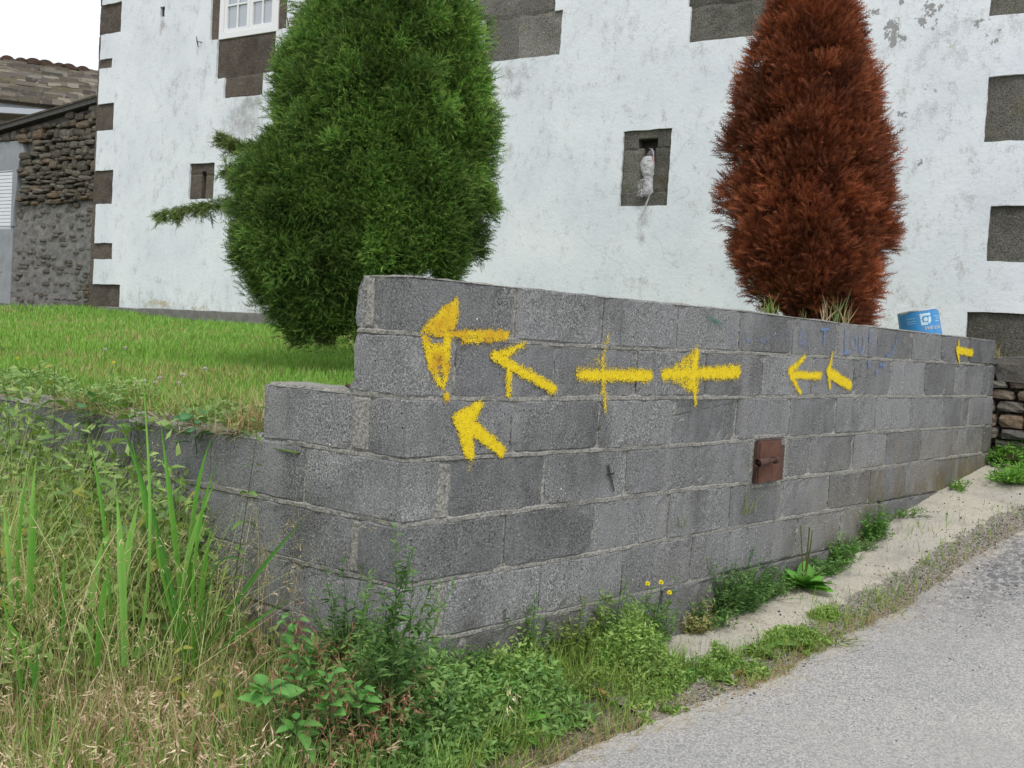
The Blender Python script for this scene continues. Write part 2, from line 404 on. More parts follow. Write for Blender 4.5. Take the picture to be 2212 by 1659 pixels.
# ------------------------------------------------------------------ ground, road, lawn
def sheet(name, xs, ys, zf, mat, off=0.0, mask=None, attrs=None):
    X, Y = np.meshgrid(xs, ys, indexing='ij'); Z = zf(X, Y)+off
    V = np.stack([X, Y, Z], -1).reshape(-1, 3); F = grid_faces(len(xs), len(ys))
    if mask is not None:
        c = V[F].mean(1); F = F[mask(c[:, 0], c[:, 1])]
    me = mesh_from(name, V, F, mat, smooth=True, attrs={k: f(V[:, 0], V[:, 1]) for k, f in (attrs or {}).items()})
    return link(name, me)
xs = np.unique(np.concatenate([np.linspace(-200, -6, 12), np.arange(-6, 8, .06), np.linspace(8, 200, 12)]))
ys = np.unique(np.concatenate([np.linspace(-200, -6, 12), np.linspace(-6, -1, 30), np.arange(-1, 3, .06), np.linspace(3, 12, 30), np.linspace(12, 200, 8)]))
rough_h = lambda x, y: gh(x, y)+.018*(fbm(x*6, y*6, 3)-.5)
tag(sheet('ground', xs, ys, rough_h, M_SOIL, -.012), kind='structure')

EX = [-200, -6, -1.5, .16, .55, 1.41, 2.24, 3.07, 3.57, 4.2, 6, 200]
EY = [-.62, -.6, -.5, -.53, -.52, -.535, -.52, -.54, -.55, -.66, -.75, -.8]
def edge_sheet(name, x0, x1, dx, top, bot, nrow, mat, off, attrs=None, extra_x=()):
    X = np.unique(np.concatenate([np.arange(x0, x1, dx), np.array(extra_x, float)])); T = top(X); B = bot(X)
    w = np.linspace(0, 1, nrow)**1.6
    Y = T[:, None]*(1-w)+B[:, None]*w; XX = np.repeat(X[:, None], nrow, 1)
    V = np.stack([XX, Y, gh(XX, Y)+off], -1).reshape(-1, 3)
    me = mesh_from(name, V, grid_faces(len(X), nrow)[:, ::-1], mat, smooth=True, attrs={k: f(V[:, 0], V[:, 1]) for k, f in (attrs or {}).items()})
    return tag(link(name, me), kind='structure')
road_top = lambda x: np.interp(x, EX, EY)+.045*(fbm(x*5, x*0, 11)-.5)+.02*(vnoise(x*40, x*0, 5)-.5)
edge_sheet('road', -8, 10, .02, road_top, lambda x: x*0-6.5, 24, M_ASPH, .007,
    {'dark': lambda x, y: np.clip(np.clip((x-2.3)/1.2, 0, 1)*np.clip((y+1.15)/.35, 0, 1)*(.35+.8*fbm(x*5, y*5, 9)), 0, .85),
     'dust': lambda x, y: np.clip((y-road_top(x)+.13)/.13, 0, 1)*np.clip(fbm(x*7, y*7, 4)*1.6-.35, 0, 1)*.8}, extra_x=(-200, -60, -20, 20, 60, 200))
CX = [1.15, 1.4, 1.66, 2.25, 2.81, 3.38, 4.15, 5.05, 6.5]; CY = [-.16, -.33, -.37, -.34, -.30, -.35, -.44, -.54, -.6]
edge_sheet('cement_apron', .75, 6.4, .03, lambda x: x*0+.03, lambda x: road_top(x)-.03, 14, M_CEM, .003,
    {'soil': lambda x, y: np.clip(.5+(np.interp(x, CX, CY)-y)/.16, 0, 1)*np.where(x < 1.15, 1, 1)+np.clip((1.2-x)/.25, 0, 1)})

def inside(x, y):                                  # the terrace behind the two legs of the wall
    left = x*LI[0]+y*LI[1]; u = x*FN[0]+y*FN[1]
    return (left > .02) & (y > .02) & (u < FDIST+.06)
tag(sheet('lawn', np.arange(-2, 7.2, .08), np.arange(0, 12.4, .08), lambda x, y: lawn_h(x, y)-.01, M_LAWN, 0, inside), kind='structure')

# ------------------------------------------------------------------ block wall
WALL = empty('concrete_block_wall', (0, 0, -1.03), 'grey concrete block retaining wall with yellow arrows sprayed along it', 'wall')
JR = {0: ([-7, 0, .47, .974, 2, 3, 4.04, 5.6], [.394, .396, .397, .399, .407, .403, .402, .403]),
      1: ([-7, 0, .48, 1.0, 1.55, 2.54, 3.56, 4.55, 5.6], [.208, .208, .201, .200, .204, .210, .218, .223, .222]),
      2: ([-7, 0, .5, 1.17, 3.05, 4.24, 5.6], [-.002, .002, -.003, -.001, .005, .002, .004]),
      3: ([-7, -2.5, -1.385, -.75, 0, .49, 1.52, 2.55, 5.6], [-.205, -.203, -.210, -.199, -.202, -.203, -.209, -.202, -.205]),
      4: ([-7, 0, .63, 1.7, 2.07, 3.25, 4.25, 4.74, 5.6], [-.40, -.413, -.408, -.405, -.409, -.414, -.407, -.400, -.402]),
      5: ([-7, 0, 1.0, 1.5, 5.6], [-.603, -.611, -.619, -.615, -.616]),
      6: ([-7, 0, .25, 1.65, 5.6], [-.80, -.800, -.818, -.826, -.83]),
      7: ([-7, 0, 5.6], [-1.01, -1.015, -1.03])}
def jz(j, q): return np.interp(q, *JR[j])
def wall_pt(q, t, z):                              # q along the outer face (negative on the short leg), t depth inwards
    q = np.asarray(q, float); t = np.asarray(t, float)
    mt = t*(1-math.cos(math.pi-WA))/math.sin(WA) if False else None
    # mitre point of the inner offset lines
    c = (t - 0*t)
    mx_ = (c - c*LI[1])/LI[0] if True else c
    R = np.stack([np.maximum(q, mx_), c, z+0*q], -1)
    qa = np.maximum(-q, c*0 + (mx_*LD[0]+c*LD[1]))
    L = np.stack([LD[0]*qa+LI[0]*c, LD[1]*qa+LI[1]*c, z+0*q], -1)
    return np.where((q >= 0)[..., None], R, L)
def block(q0, q1, jt, jb, thick=.2, proud=0.0, name='block', mat=None, gt=.006, gb=.006, seed=0, dx=.04, ragged=0.0, th=None, nz=6, amp=.0016, parent=WALL):
    n = max(2, int((q1-q0)/dx)+1); q = np.linspace(q0, q1, n)
    if q0 < -.01 and q1 > .01: q = np.unique(np.concatenate([q, [0.0]]))
    n = len(q); r = np.random.default_rng(int(abs(q0)*977+(jt or 0)*131+seed*17))
    zt = jz(jt, q)-gt if jt is not None else th[0](q); zb = jz(jb, q)+gb if th is None else th[1](q)
    zt = zt+r.normal(0, .0012, n); zb = zb+r.normal(0, .0012, n)
    w = np.linspace(0, 1, nz); w = w if nz < 4 else np.concatenate([[0, .035], np.linspace(.2, .8, nz-4), [.965, 1]])
    Z = zb[:, None]*(1-w)+zt[:, None]*w; Q = np.repeat(q[:, None], len(w), 1)
    Q[0] += r.normal(0, .0015, len(w)); Q[-1] += r.normal(0, .0015, len(w))
    if ragged: Q[0] += ragged*(fbm(Z[0]*28, Z[0]*0, 31)-.5)-.03*np.exp(-(Z[0]/.035)**2)+.02*np.clip((Z[0]-.36)/.04, 0, 1)
    T = np.full(Q.shape, -proud)+r.normal(0, amp, Q.shape)
    if nz >= 6 and mat is None:
        for ci, cj in ((0, 0), (0, -1), (-1, 0), (-1, -1)):
            if r.random() < .38:
                dz = r.uniform(.004, .012); T[ci, cj] += dz; T[ci, 1 if cj == 0 else -2] += dz*.6; Q[ci, cj] += (dz if ci == 0 else -dz); Z[ci, cj] += (dz*.8 if cj == 0 else -dz*.8)
        for _ in range(r.integers(0, 3)):
            ci = r.integers(1, n-1) if n > 2 else 0; cj = r.choice([0, -1]); dz = r.uniform(.002, .007); T[ci, cj] += dz; Z[ci, cj] += (dz if cj == 0 else -dz)
    T[:, 0] += .004; T[:, -1] += .004; T[0] += .003; T[-1] += .003
    Vf = wall_pt(Q, T, Z); Vb = wall_pt(np.repeat(q[:, None], 2, 1)*1.0, np.full((n, 2), thick), np.stack([zb, zt], 1))
    V = np.concatenate([Vf.reshape(-1, 3), Vb.reshape(-1, 3)]); k = len(w); o = n*k
    F = [grid_faces(n, k)]
    i = np.arange(n-1)
    F.append(np.stack([i*k+k-1, (i+1)*k+k-1, o+(i+1)*2+1, o+i*2+1], 1))          # top
    F.append(np.stack([(i+1)*k, i*k, o+i*2, o+(i+1)*2], 1))                       # bottom
    F.append(np.stack([o+(i+1)*2, o+i*2, o+i*2+1, o+(i+1)*2+1], 1))              # back
    me = bpy.data.meshes.new(name)
    j = list(range(k))
    e0 = [tuple(j[::-1]+[o, o+1])]; e1 = [tuple([(n-1)*k+a for a in j]+[o+(n-1)*2+1, o+(n-1)*2])]
    me = mesh_from(name, V, F+[np.array(e0), np.array(e1)], mat or M_BLOCK)
    return link(name, me, parent)
rows = {1: [-.243, (-.185, .03), .479, .978, 1.493, 2.0, 2.511, 3.004, 3.507, 4.008, 4.48, 4.973, 5.478],
        2: [-.243, .199, .707, 1.22, 1.737, 2.234, 2.742, 3.237, 3.73, 4.243, 4.779, 5.277, 5.51],
        3: [-.683, (-.203, .066), .492, .997, 1.509, 2.025, 2.537, 3.052, 3.553, 4.064, 4.582, 5.056, 5.54],
        4: [-7, -6.57, -6.06, -5.55, -5.04, -4.53, -4.02, -3.51, -3.0, -2.49, -1.98, -1.47, -.965, -.455, (.172, .038), .691, 1.194, 1.712, 2.24, 2.78, 3.297, 3.742, 4.26, 4.8, 5.36, 5.55],
        5: [-7, -6.8, -6.29, -5.78, -5.27, -4.76, -4.25, -3.74, -3.23, -2.72, -2.21, -1.70, -1.20, -.71, (-.2, .04), .49, .998, 1.518, 2.02, 2.53, 3.03, 3.55, 4.07, 4.58, 5.09, 5.56],
        6: [-7, -6.57, -6.06, -5.55, -5.04, -4.53, -4.02, -3.51, -3.0, -2.49, -1.98, -1.47, -.965, -.455, (.19, .05), .70, 1.21, 1.72, 2.2, 2.7, 3.2, 3.7],
        7: [-7, -5.78, -4.76, -3.74, -2.72, -1.70, -1.20, -.71, -.2, .33, .95, 1.5]}
for r_, br in rows.items():
    for i in range(len(br)-1):
        a, b = br[i], br[i+1]; wa = a[1] if isinstance(a, tuple) else .011; wb = b[1] if isinstance(b, tuple) else .011
        a = a[0] if isinstance(a, tuple) else a; b = b[0] if isinstance(b, tuple) else b
        a2 = a if i == 0 else a+wa/2; b2 = b if i == len(br)-2 else b-wb/2
        rr = random.Random(i*7+r_)
        block(a2, b2, r_-1, r_, seed=i, proud=rr.uniform(-.0015, .003), gt=rr.uniform(.004, .008), gb=rr.uniform(.003, .008),
              ragged=.05 if (r_ < 3 and i == 0) else 0.0, amp=.0016)
# mortar filling behind the joints, one bed of it per course
for r_, br in rows.items():
    a = br[0]+(.012 if r_ < 3 else .02); b = (br[-1] if not isinstance(br[-1], tuple) else br[-1][0])-.012
    block(a, b, None, None, th=(lambda q, r_=r_: jz(r_-1, q)+(.002 if r_ > 1 else -.004), lambda q, r_=r_: jz(r_, q)-.001), proud=-.0055, thick=.194,
          name='mortar', mat=M_MORT, dx=.02, nz=14, amp=.0016, seed=50)
# broad smears in the wide joints
def smear(q0, q1, z0, z1, proud=.0015, seed=1, name='mortar', dx=.008):
    q = np.arange(q0, q1+dx/2, dx); z = np.linspace(z0, z1, max(5, int((z1-z0)/.012)))
    Q, Z = np.meshgrid(q, z, indexing='ij'); e = np.minimum(np.minimum((Q-q0), (q1-Q))/.008, np.minimum(Z-z0, z1-Z)/.006); e = np.clip(e, 0, 1)
    Q = Q+.009*(fbm(Z*30, Q*0, seed)-.5)+.004*(vnoise(Z*90, Q*20, seed+4)-.5); T = -proud+(1-e)*.009-.003*(fbm(Q*60, Z*60, seed+2)-.5)
    return link(name, mesh_from(name, wall_pt(Q, T, Z).reshape(-1, 3), grid_faces(len(q), len(z)), M_MORT, smooth=False), WALL)
smear(-.212, -.168, .215, .39, .002, 1); smear(-.243, -.162, -.195, -.006, .003, 2)
smear(.143, .212, -.41, -.215, .003, 3); smear(-.222, -.178, -.605, -.42, .002, 4)
smear(.163, .218, -.81, -.625, .002, 5); smear(.185, .214, .005, .11, .002, 6)
smear(2.235, 2.31, -.40, -.2, .002, 12); smear(4.74, 4.775, .02, .2, .002, 9); smear(5.05, 5.08, -.2, 0, .001, 10)
for j, (a, b) in {2: (-.245, 5.4), 3: (-.55, 5.4), 4: (-1.5, 5.4), 5: (-1.5, 3.5), 6: (-.5, 2.0), 1: (-.238, 5.3)}.items():
    q = np.arange(a, b, .02); k = 4
    hw = .0085+.010*fbm(q*7, q*0, j)*(1.3 if j in (2, 4) else .8)
    Z = jz(j, q)[:, None]+hw[:, None]*np.array([-1, -.45, .45, 1])+.004*(vnoise(q*25, q*0, j+9)-.5)[:, None]
    T = np.array([.006, -.0018, -.0018, .006])[None]-.003*(fbm(q*40, q*0, j+3)-.5)[:, None]+rng.normal(0, .0009, Z.shape)+.005*(vnoise(q*5, q*0, 40+j)[:, None]-.4)
    link('mortar', mesh_from('mortar', wall_pt(np.repeat(q[:, None], k, 1), T, Z).reshape(-1, 3), grid_faces(len(q), k), M_MORT), WALL)
# thin crust of mortar left on the top of the wall, and on the low leg
def crust(q0, q1, j, h, seed, wd=.19, d=.02):
    q = np.arange(q0, q1, d); t = np.linspace(-.001, wd, 7); Q, T = np.meshgrid(q, t, indexing='ij')
    Z = jz(j, Q)-.006+h*np.clip(fbm(Q*9, T*9, seed)*2-.35, .1, 2); Z[:, 0] = jz(j, q)-.008; T = T+.004*(vnoise(Q*40, T*10, seed)-.5)
    link('mortar_crust', mesh_from('mortar_crust', wall_pt(Q, T, Z).reshape(-1, 3), grid_faces(len(q), 7), M_MORT, smooth=False), WALL)
crust(-.2, 5.46, 0, .009, 3); crust(-6.9, -.69, 3, .03, 5); crust(-.66, -.25, 2, .006, 8)
# footing
block(-7, 5.6, None, None, th=(lambda q: jz(7, q)-.004+.01*np.sin(q*5), lambda q: q*0-1.6), proud=.03, name='footing', mat=M_CAST, thick=.22, dx=.05, amp=.006)
block(1.52, 5.58, None, None, th=(lambda q: np.where(q < 3.72, jz(6, q)-.004, jz(5, q)-.004), lambda q: q*0-1.1), proud=.006, name='footing', mat=M_CAST, thick=.2, dx=.05, amp=.004)

# rusty iron hatch
def box(name, c, ex, ey, ez, mat, parent, bevel=.0):
    """c centre, ex ey ez half-extent vectors"""
    c, ex, ey, ez = [np.asarray(v, float) for v in (c, ex, ey, ez)]
    V = [c+a*ex+b*ey+d*ez for a in (-1, 1) for b in (-1, 1) for d in (-1, 1)]
    F = np.array([[0, 1, 3, 2], [4, 6, 7, 5], [0, 4, 5, 1], [2, 3, 7, 6], [0, 2, 6, 4], [1, 5, 7, 3]])
    o = link(name, mesh_from(name, np.array(V), F, mat), parent)
    if bevel:
        md = o.modifiers.new('bevel', 'BEVEL'); md.width = bevel; md.segments = 2; md.limit_method = 'ANGLE'
    return o
def tube(name, pts, rads, mat, parent, sides=8, geo=None, col=None, cap=True):
    pts = np.asarray(pts, float); n = len(pts); rads = np.broadcast_to(rads, n)
    d = norm(np.gradient(pts, axis=0)); ref = np.array([0, 0, 1.0]) if abs(d[0, 2]) < .9 else np.array([1.0, 0, 0])
    x = norm(np.cross(d, ref)); y = np.cross(d, x); a = np.linspace(0, 2*math.pi, sides, endpoint=False)
    V = pts[:, None]+rads[:, None, None]*(np.cos(a)[None, :, None]*x[:, None]+np.sin(a)[None, :, None]*y[:, None])
    V = V.reshape(-1, 3); i, j = np.meshgrid(np.arange(n-1), np.arange(sides), indexing='ij'); i = i.ravel(); j = j.ravel(); k = (j+1) % sides
    F = np.stack([i*sides+j, i*sides+k, (i+1)*sides+k, (i+1)*sides+j], 1)
    if geo is not None:
        geo.raw(V, np.concatenate([F[:, [0, 1, 2]], F[:, [0, 2, 3]]]), col); return
    Fs = [F]
    if cap: Fs += [np.array([list(range(sides))[::-1]]), np.array([[(n-1)*sides+q for q in range(sides)]])]
    return link(name, mesh_from(name, V, Fs, mat, smooth=True), parent)
hx0, hz1 = on_right(1634, 954); hx1, hz0 = on_right(1676, 1036)
HA = empty('rusty_hatch', ((hx0+hx1)/2, 0, hz0), None, None); HA.parent = WALL; HA.location = Vector(((hx0+hx1)/2, 0, hz0+1.03))
HA['label'] = 'rusty iron hatch with a pipe bolt'
def hlink(o):                                      # sub-parts of the hatch: measured in the wall's own frame
    o.parent = HA; o.location = Vector((-(hx0+hx1)/2, 0, -hz0)); return o
hm = ((hx0+hx1)/2, (hz0+hz1)/2)
hlink(box('door', (hm[0], -.016, hm[1]), ((hx1-hx0)/2, .004, 0), (0, .006, 0), (0, 0, (hz1-hz0)/2), M_RUST, WALL, .002))
hlink(box('frame', (hx0-.006, -.002, hm[1]), (.006, 0, 0), (0, .016, 0), (0, 0, (hz1-hz0)/2+.004), M_RUSTD, WALL))
hlink(box('frame', (hx1+.03, -.002, hm[1]-.012), (.024, 0, 0), (0, .005, 0), (0, 0, (hz1-hz0)/2-.012), M_RUSTD, WALL))
hlink(box('frame', (hm[0], -.002, hz1+.004), ((hx1-hx0)/2, 0, 0), (0, .014, 0), (0, 0, .004), M_RUSTD, WALL))
bz = on_right(1650, 993)[1]
hlink(tube('bolt', [(hx0-.05, -.05, bz-.002), (hx0+.125, -.042, bz+.004)], .011, M_RUSTD, WALL, 10))
hlink(tube('bolt_pipe', [(hx0-.065, -.051, bz-.003), (hx0+.015, -.047, bz)], .019, M_RUSTD, WALL, 12, cap=False))
for q in (.035, .115):
    hlink(tube('bolt_loop', [(hx0+q-.005, -.045, bz+.003), (hx0+q+.005, -.045, bz+.003)], .019, M_RUSTD, WALL, 10))
    hlink(box('bolt_bracket', (hx0+q, -.033, bz+.003), (.005, 0, 0), (0, .012, 0), (0, 0, .01), M_RUSTD, WALL))
smear(hx0-.05, hx0-.013, hz0-.02, hz1+.02, .004, 31); smear(hx1+.055, hx1+.09, hz0-.01, hz1+.01, .003, 32)
smear(hx0-.03, hx1+.06, hz1+.009, hz1+.035, .006, 33); smear(hx0-.03, hx1+.05, hz0-.035, hz0-.004, .004, 34)
# rusty rod end in the step of the wall
tube('reinforcing_bar', [(LD*.262+LI*.05).tolist()+[.003], (LD*.30+LI*.02).tolist()+[.022]], .007, M_RUSTD, WALL, 8)

# sprayed marks
def c1(x, y): return 737.3+x/3.0, 553+y/3.0
def c2(x, y): return 1474.7+x/3.0, 553+y/3.0
def sdseg(P, a, b, ra, rb):
    a, b = np.array(a), np.array(b); ab = b-a; t = np.clip(((P-a)@ab)/(ab@ab+1e-12), 0, 1)
    return np.linalg.norm(P-a-t[:, None]*ab, axis=1)-(ra*(1-t)+rb*t)
def sdpoly(P, pts):
    pts = np.array(pts); d = np.full(len(P), 1e9); ins = np.zeros(len(P), bool)
    for i in range(len(pts)):
        a, b = pts[i], pts[(i+1) % len(pts)]; ab = b-a; t = np.clip(((P-a)@ab)/(ab@ab), 0, 1)
        d = np.minimum(d, np.linalg.norm(P-a-t[:, None]*ab, axis=1))
        c = ((a[1] > P[:, 1]) != (b[1] > P[:, 1])) & (P[:, 0] < (b[0]-a[0])*(P[:, 1]-a[1])/(b[1]-a[1]+1e-12)+a[0]); ins ^= c
    return np.where(ins, -d, d)
def mark(cf, prims, col, label, soft=.012, peak=.9, cell=.005, name='painted_arrow', faint=(), col2=None):
    """prims in photo crop points -> metres on the wall face"""
    def w(p): return on_right(*cf(*p))
    k = None; S = []
    for pr in prims:
        if pr[0] == 's':
            a, b = w(pr[1]), w(pr[2]); s = abs(w((pr[1][0], pr[1][1]+10))[1]-a[1])/10; s2 = abs(w((pr[2][0], pr[2][1]+10))[1]-b[1])/10
            S.append(('s', a, b, pr[3]*s, pr[4]*s2, pr[5] if len(pr) > 5 else 1))
        else: S.append(('p', [w(q) for q in pr[1]], pr[2] if len(pr) > 2 else 1))
    allp = np.array([q for s_ in S for q in ((s_[1], s_[2]) if s_[0] == 's' else s_[1])])
    lo = allp.min(0)-.06; hi = allp.max(0)+.06
    q = np.arange(lo[0], hi[0], cell); z = np.arange(lo[1], hi[1], cell)
    Q, Z = np.meshgrid(q, z, indexing='ij'); P = np.stack([Q.ravel(), Z.ravel()], 1)
    P2 = P+.006*np.stack([fbm(P[:, 0]*45, P[:, 1]*45, 3)-.5, fbm(P[:, 0]*45, P[:, 1]*45, 7)-.5], 1)
    D = np.zeros(len(P))
    for s_ in S:
        d = sdseg(P2, *s_[1:5]) if s_[0] == 's' else sdpoly(P2, s_[1])
        D = np.maximum(D, s_[-1]*peak*np.clip(.62-d/soft*.5, 0, 1.05))
    T = -.0058-.001*fbm(Q*30, Z*30, 2); V = wall_pt(Q, T, Z).reshape(-1, 3)
    F = grid_faces(len(q), len(z)); F = F[D[F].max(1) > .02]
    used, inv = np.unique(F, return_inverse=True)
    C = np.tile(np.array(col), (len(P), 1))
    if col2 is not None:
        mfac = np.clip(fbm(P[:, 0]*18, P[:, 1]*18, 5)*2-.7, 0, 1)[:, None]*.8; C = C*(1-mfac)+np.array(col2)*mfac
    me = mesh_from(name, V[used], inv.reshape(F.shape), M_SPRAY, col=C[used], attrs={'paint': D[used]})
    o = link(name, me, WALL); o['label'] = label; return o
YE = (.82, .62, .012)
mark(c1, [('p', [(745, 262), (756, 330), (742, 430), (720, 490), (640, 500), (540, 490), (530, 455), (640, 335)], .93), ('s', (525, 478), (650, 495), 22, 26, .9), ('s', (600, 505), (1060, 512), 20, 34, .95), ('s', (780, 540), (980, 545), 26, 20, .8),
          ('s', (540, 540), (590, 720), 36, 44, .86), ('s', (590, 720), (650, 870), 44, 14, .80), ('s', (680, 540), (665, 740), 40, 42, .86), ('s', (665, 740), (655, 880), 40, 12, .80), ('p', [(560, 560), (680, 560), (670, 720), (600, 720)], .84), ('s', (675, 915), (672, 918), 30, 26, .86), ('s', (528, 780), (526, 830), 6, 3, .5)],
     YE, 'largest yellow arrow, weathered and orange at its edges', .013, .93, col2=(.55, .26, .02))
mark(c1, [('s', (985, 645), (1365, 862), 34, 32), ('s', (1030, 650), (1180, 565), 44, 14, .85), ('s', (1085, 700), (1075, 900), 36, 22, .9)], YE, 'yellow arrow pointing up and left, second from the corner', .014)
mark(c1, [('s', (1540, 768), (1985, 775), 36, 38), ('s', (1722, 510), (1688, 660), 6, 24, .75), ('s', (1688, 660), (1690, 850), 26, 24, .8), ('s', (1690, 850), (1706, 1005), 24, 12, .8),
          ('p', [(1515, 740), (1690, 590), (1690, 740)], .42), ('p', [(1590, 810), (1690, 810), (1690, 900)], .36)], YE, 'thin yellow arrow with a cross-like head', .020)
mark(c2, [('s', (-125, 765), (345, 752), 36, 42), ('p', [(-150, 765), (75, 600), (100, 640), (100, 880), (30, 880)], .72), ('s', (85, 610), (62, 760), 22, 40), ('s', (62, 760), (78, 950), 38, 12)], YE, 'yellow arrow with a filled diamond-shaped head', .020)
mark(c1, [('p', [(705, 1030), (850, 950), (905, 930), (915, 960), (880, 1040), (850, 1090)], .92), ('s', (770, 1050), (1035, 1262), 52, 34), ('p', [(705, 1035), (780, 1020), (850, 1120), (855, 1290), (840, 1340), (800, 1310), (740, 1130)], .95), ('s', (825, 1330), (825, 1400), 14, 5, .5)],
     YE, 'lowest yellow arrow, in the third course of blocks', .013)
mark(c2, [('s', (690, 745), (785, 655), 30, 16, .85), ('s', (700, 770), (885, 775), 26, 22), ('s', (700, 780), (755, 885), 26, 14, .9)], YE, 'small yellow arrow pointing left, before the blue writing', .015, .95)
mark(c2, [('s', (966, 625), (945, 730), 7, 24, .9), ('s', (950, 760), (1075, 835), 34, 34), ('s', (935, 740), (948, 850), 24, 14, .9)], YE, 'small yellow arrow with a thick slanting shaft', .014)
mark(c2, [('s', (1785, 545), (1780, 600), 8, 22, .9), ('s', (1775, 605), (1787, 688), 24, 10), ('s', (1780, 610), (1868, 628), 24, 24)], YE, 'yellow arrow on the top course near the far end', .013)
mark(c2, [('s', (160, 385), (162, 460), 6, 3, .6), ('s', (160, 400), (245, 437), 15, 8, .75), ('s', (195, 380), (160, 420), 6, 8, .5)], (.03, .22, .17), 'faint green arrow mark', .016, .9, name='painted_mark')
mark(c1, [('s', (1722, 1358), (1760, 1520), 7, 5), ('s', (1718, 1418), (1760, 1408), 7, 5)], (.03, .03, .035), 'small black cross scratch', .006, 1, name='painted_mark', cell=.003)
# faded blue lettering, as far as it can be read
def c9(x, y): return (2360+x/4.254)/1.4756, (1030+y/4.254)/1.4756
letters = []
def stroke(*pts, w=10, o=.55):
    for a, b in zip(pts[:-1], pts[1:]): letters.append(('s', a, b, w*1.25, w*1.25, min(.92, o*1.45)))
# strokes
stroke((-60, 110), (-160, 120), w=9, o=.38); stroke((-60, 130), (-150, 250), w=8, o=.33); stroke((-160, 265), (-50, 260), w=8, o=.33)
stroke((60, 110), (80, 250), (130, 235), w=13, o=.46); stroke((250, 215), (290, 265), (330, 270), (355, 205), w=10, o=.46)
stroke((410, 240), (420, 140), w=10, o=.36); stroke((425, 140), (510, 235), (515, 140), w=9, o=.34); stroke((600, 100), (650, 235), w=10, o=.36)
stroke((815, 100), (780, 270), (840, 265), w=12, o=.48); stroke((845, 160), (855, 290), w=9, o=.5); stroke((900, 90), (905, 200), w=8, o=.36); stroke((895, 260), (895, 320), w=12, o=.5)
stroke((1085, 80), (1190, 78), w=12, o=.6); stroke((1135, 85), (1120, 275), w=12, o=.6); stroke((1235, 170), (1230, 345), w=9, o=.45)
stroke((1412, 90), (1408, 380), w=12, o=.56); stroke((1395, 410), (1455, 390), w=14, o=.62)
stroke((1505, 165), (1480, 250), (1510, 350), (1550, 360), (1565, 240), (1535, 165), w=9, o=.5)
stroke((1595, 200), (1600, 330), (1630, 420), (1655, 300), (1662, 190), w=10, o=.56)
stroke((1745, 130), (1740, 240), w=22, o=.52); stroke((1740, 240), (1735, 430), w=9, o=.5); stroke((1745, 250), (1860, 240), w=9, o=.35); stroke((1740, 410), (1850, 400), w=9, o=.33)
stroke((1800, 240), (1850, 400), w=10, o=.4)
stroke((1960, 420), (2010, 450), (2060, 380), (2110, 240), (2115, 170), w=12, o=.48); stroke((2040, 250), (2080, 340), w=10, o=.44)
stroke((1725, 540), (1730, 580), w=20, o=.55); stroke((1890, 560), (1935, 575), w=18, o=.55); stroke((1830, 640), (1835, 690), w=14, o=.5)
mark(c9, letters, (.18, .27, .52), 'faded blue handwriting on the top course', .012, 1, name='painted_writing', cell=.004)

# ------------------------------------------------------------------ house
def disp_rect(x0, y0, x1, y1, back=0.0):           # rectangle of the front from photo points (left edge, top right corner etc.)
    s0, za = on_house(x0, y0, back); s1, zb = on_house(x1, y1, back)
    return s0, s1, min(za, zb), max(za, zb)
def rect4(xl, ytl, ybl, xr, ytr, ybr):
    a = on_house(xl, ytl); b = on_house(xl, ybl); c = on_house(xr, ytr); d = on_house(xr, ybr)
    return [(a[0]+b[0])/2, (c[0]+d[0])/2, (b[1]+d[1])/2, (a[1]+c[1])/2]
SL = on_house(200, 350)[0]                         # left corner of the house
HOUSE = empty('white_stone_house', house_pt(-4, .2), 'white plastered house with bare granite stones showing in its front', 'house')
quoins = []
def qy(x, y): return on_house(x, y)[1]
sharp = [(262, -60, -20), (262, 3, 68), (242, 125, 145), (245, 222, 280), (243, 367, 440), (242, 525, 560), (258, 615, 672)]
ztops = []
for xr, yt, yb in sharp:
    s1 = on_house(xr, (yt+yb)/2)[0]; z1, z0 = qy(xr, yt), qy(xr, yb)
    quoins.append([SL, s1, z0, z1])
gaps = []
zl = [(q[3], q[2]) for q in quoins]
for i in range(len(quoins)-1): gaps.append([SL, SL+(.07 if i < 4 else .115), quoins[i+1][3], quoins[i][2]])
gaps.append([SL, SL+.09, quoins[0][3], 6.4]); 
quoins[-1][2] = .05
J = {'win_under': rect4(473, 91, 170, 601, 68, 153), 'win_under2': rect4(483, 171, 213, 568, 153, 204)}
holes_st = [(q, M_GRAN) for q in quoins+gaps]
WIN = rect4(475, -150, 88, 603, -150, 63)
WIN[3] = WIN[2]+1.25
jl = rect4(456, -60, 88, 475, -60, 84); jl[1] = WIN[0]; jr = rect4(603, -60, 64, 621, -60, 60); jr[0] = WIN[1]
jlz = jl[2]; jl = [jl[0], jl[1], jl[2], WIN[3]+.25]; jr = [jr[0], jr[1], jr[2], WIN[3]+.25]
lint = [jl[0]-.1, jr[1]+.1, WIN[3], WIN[3]+.25]
jl[3] = jr[3] = WIN[3]
u1 = J['win_under']; u1[0] = WIN[0]; u1[1] = WIN[1]-.01; u1[3] = WIN[2]
u2 = J['win_under2']; u2[3] = u1[2]
holes_st += [(jl, M_GRAN), (jr, M_GRAN), (u1, M_GRAN), (u2, M_GRAN), (lint, M_GRAN)]
b1 = rect4(1044, 45, 135, 1117, 40, 129); b2 = rect4(1117, 30, 129, 1212, 26, 118); b2[0] = b1[1]; b2[2] = b1[2]; b0 = rect4(1020, -30, 50, 1200, -60, 38); b0[2] = max(b1[3], b2[3]); b1[3] = b2[3] = b0[2]
holes_st += [(b0, M_GRAN2), (b1, M_GRAN2), (b2, M_GRAN2)]
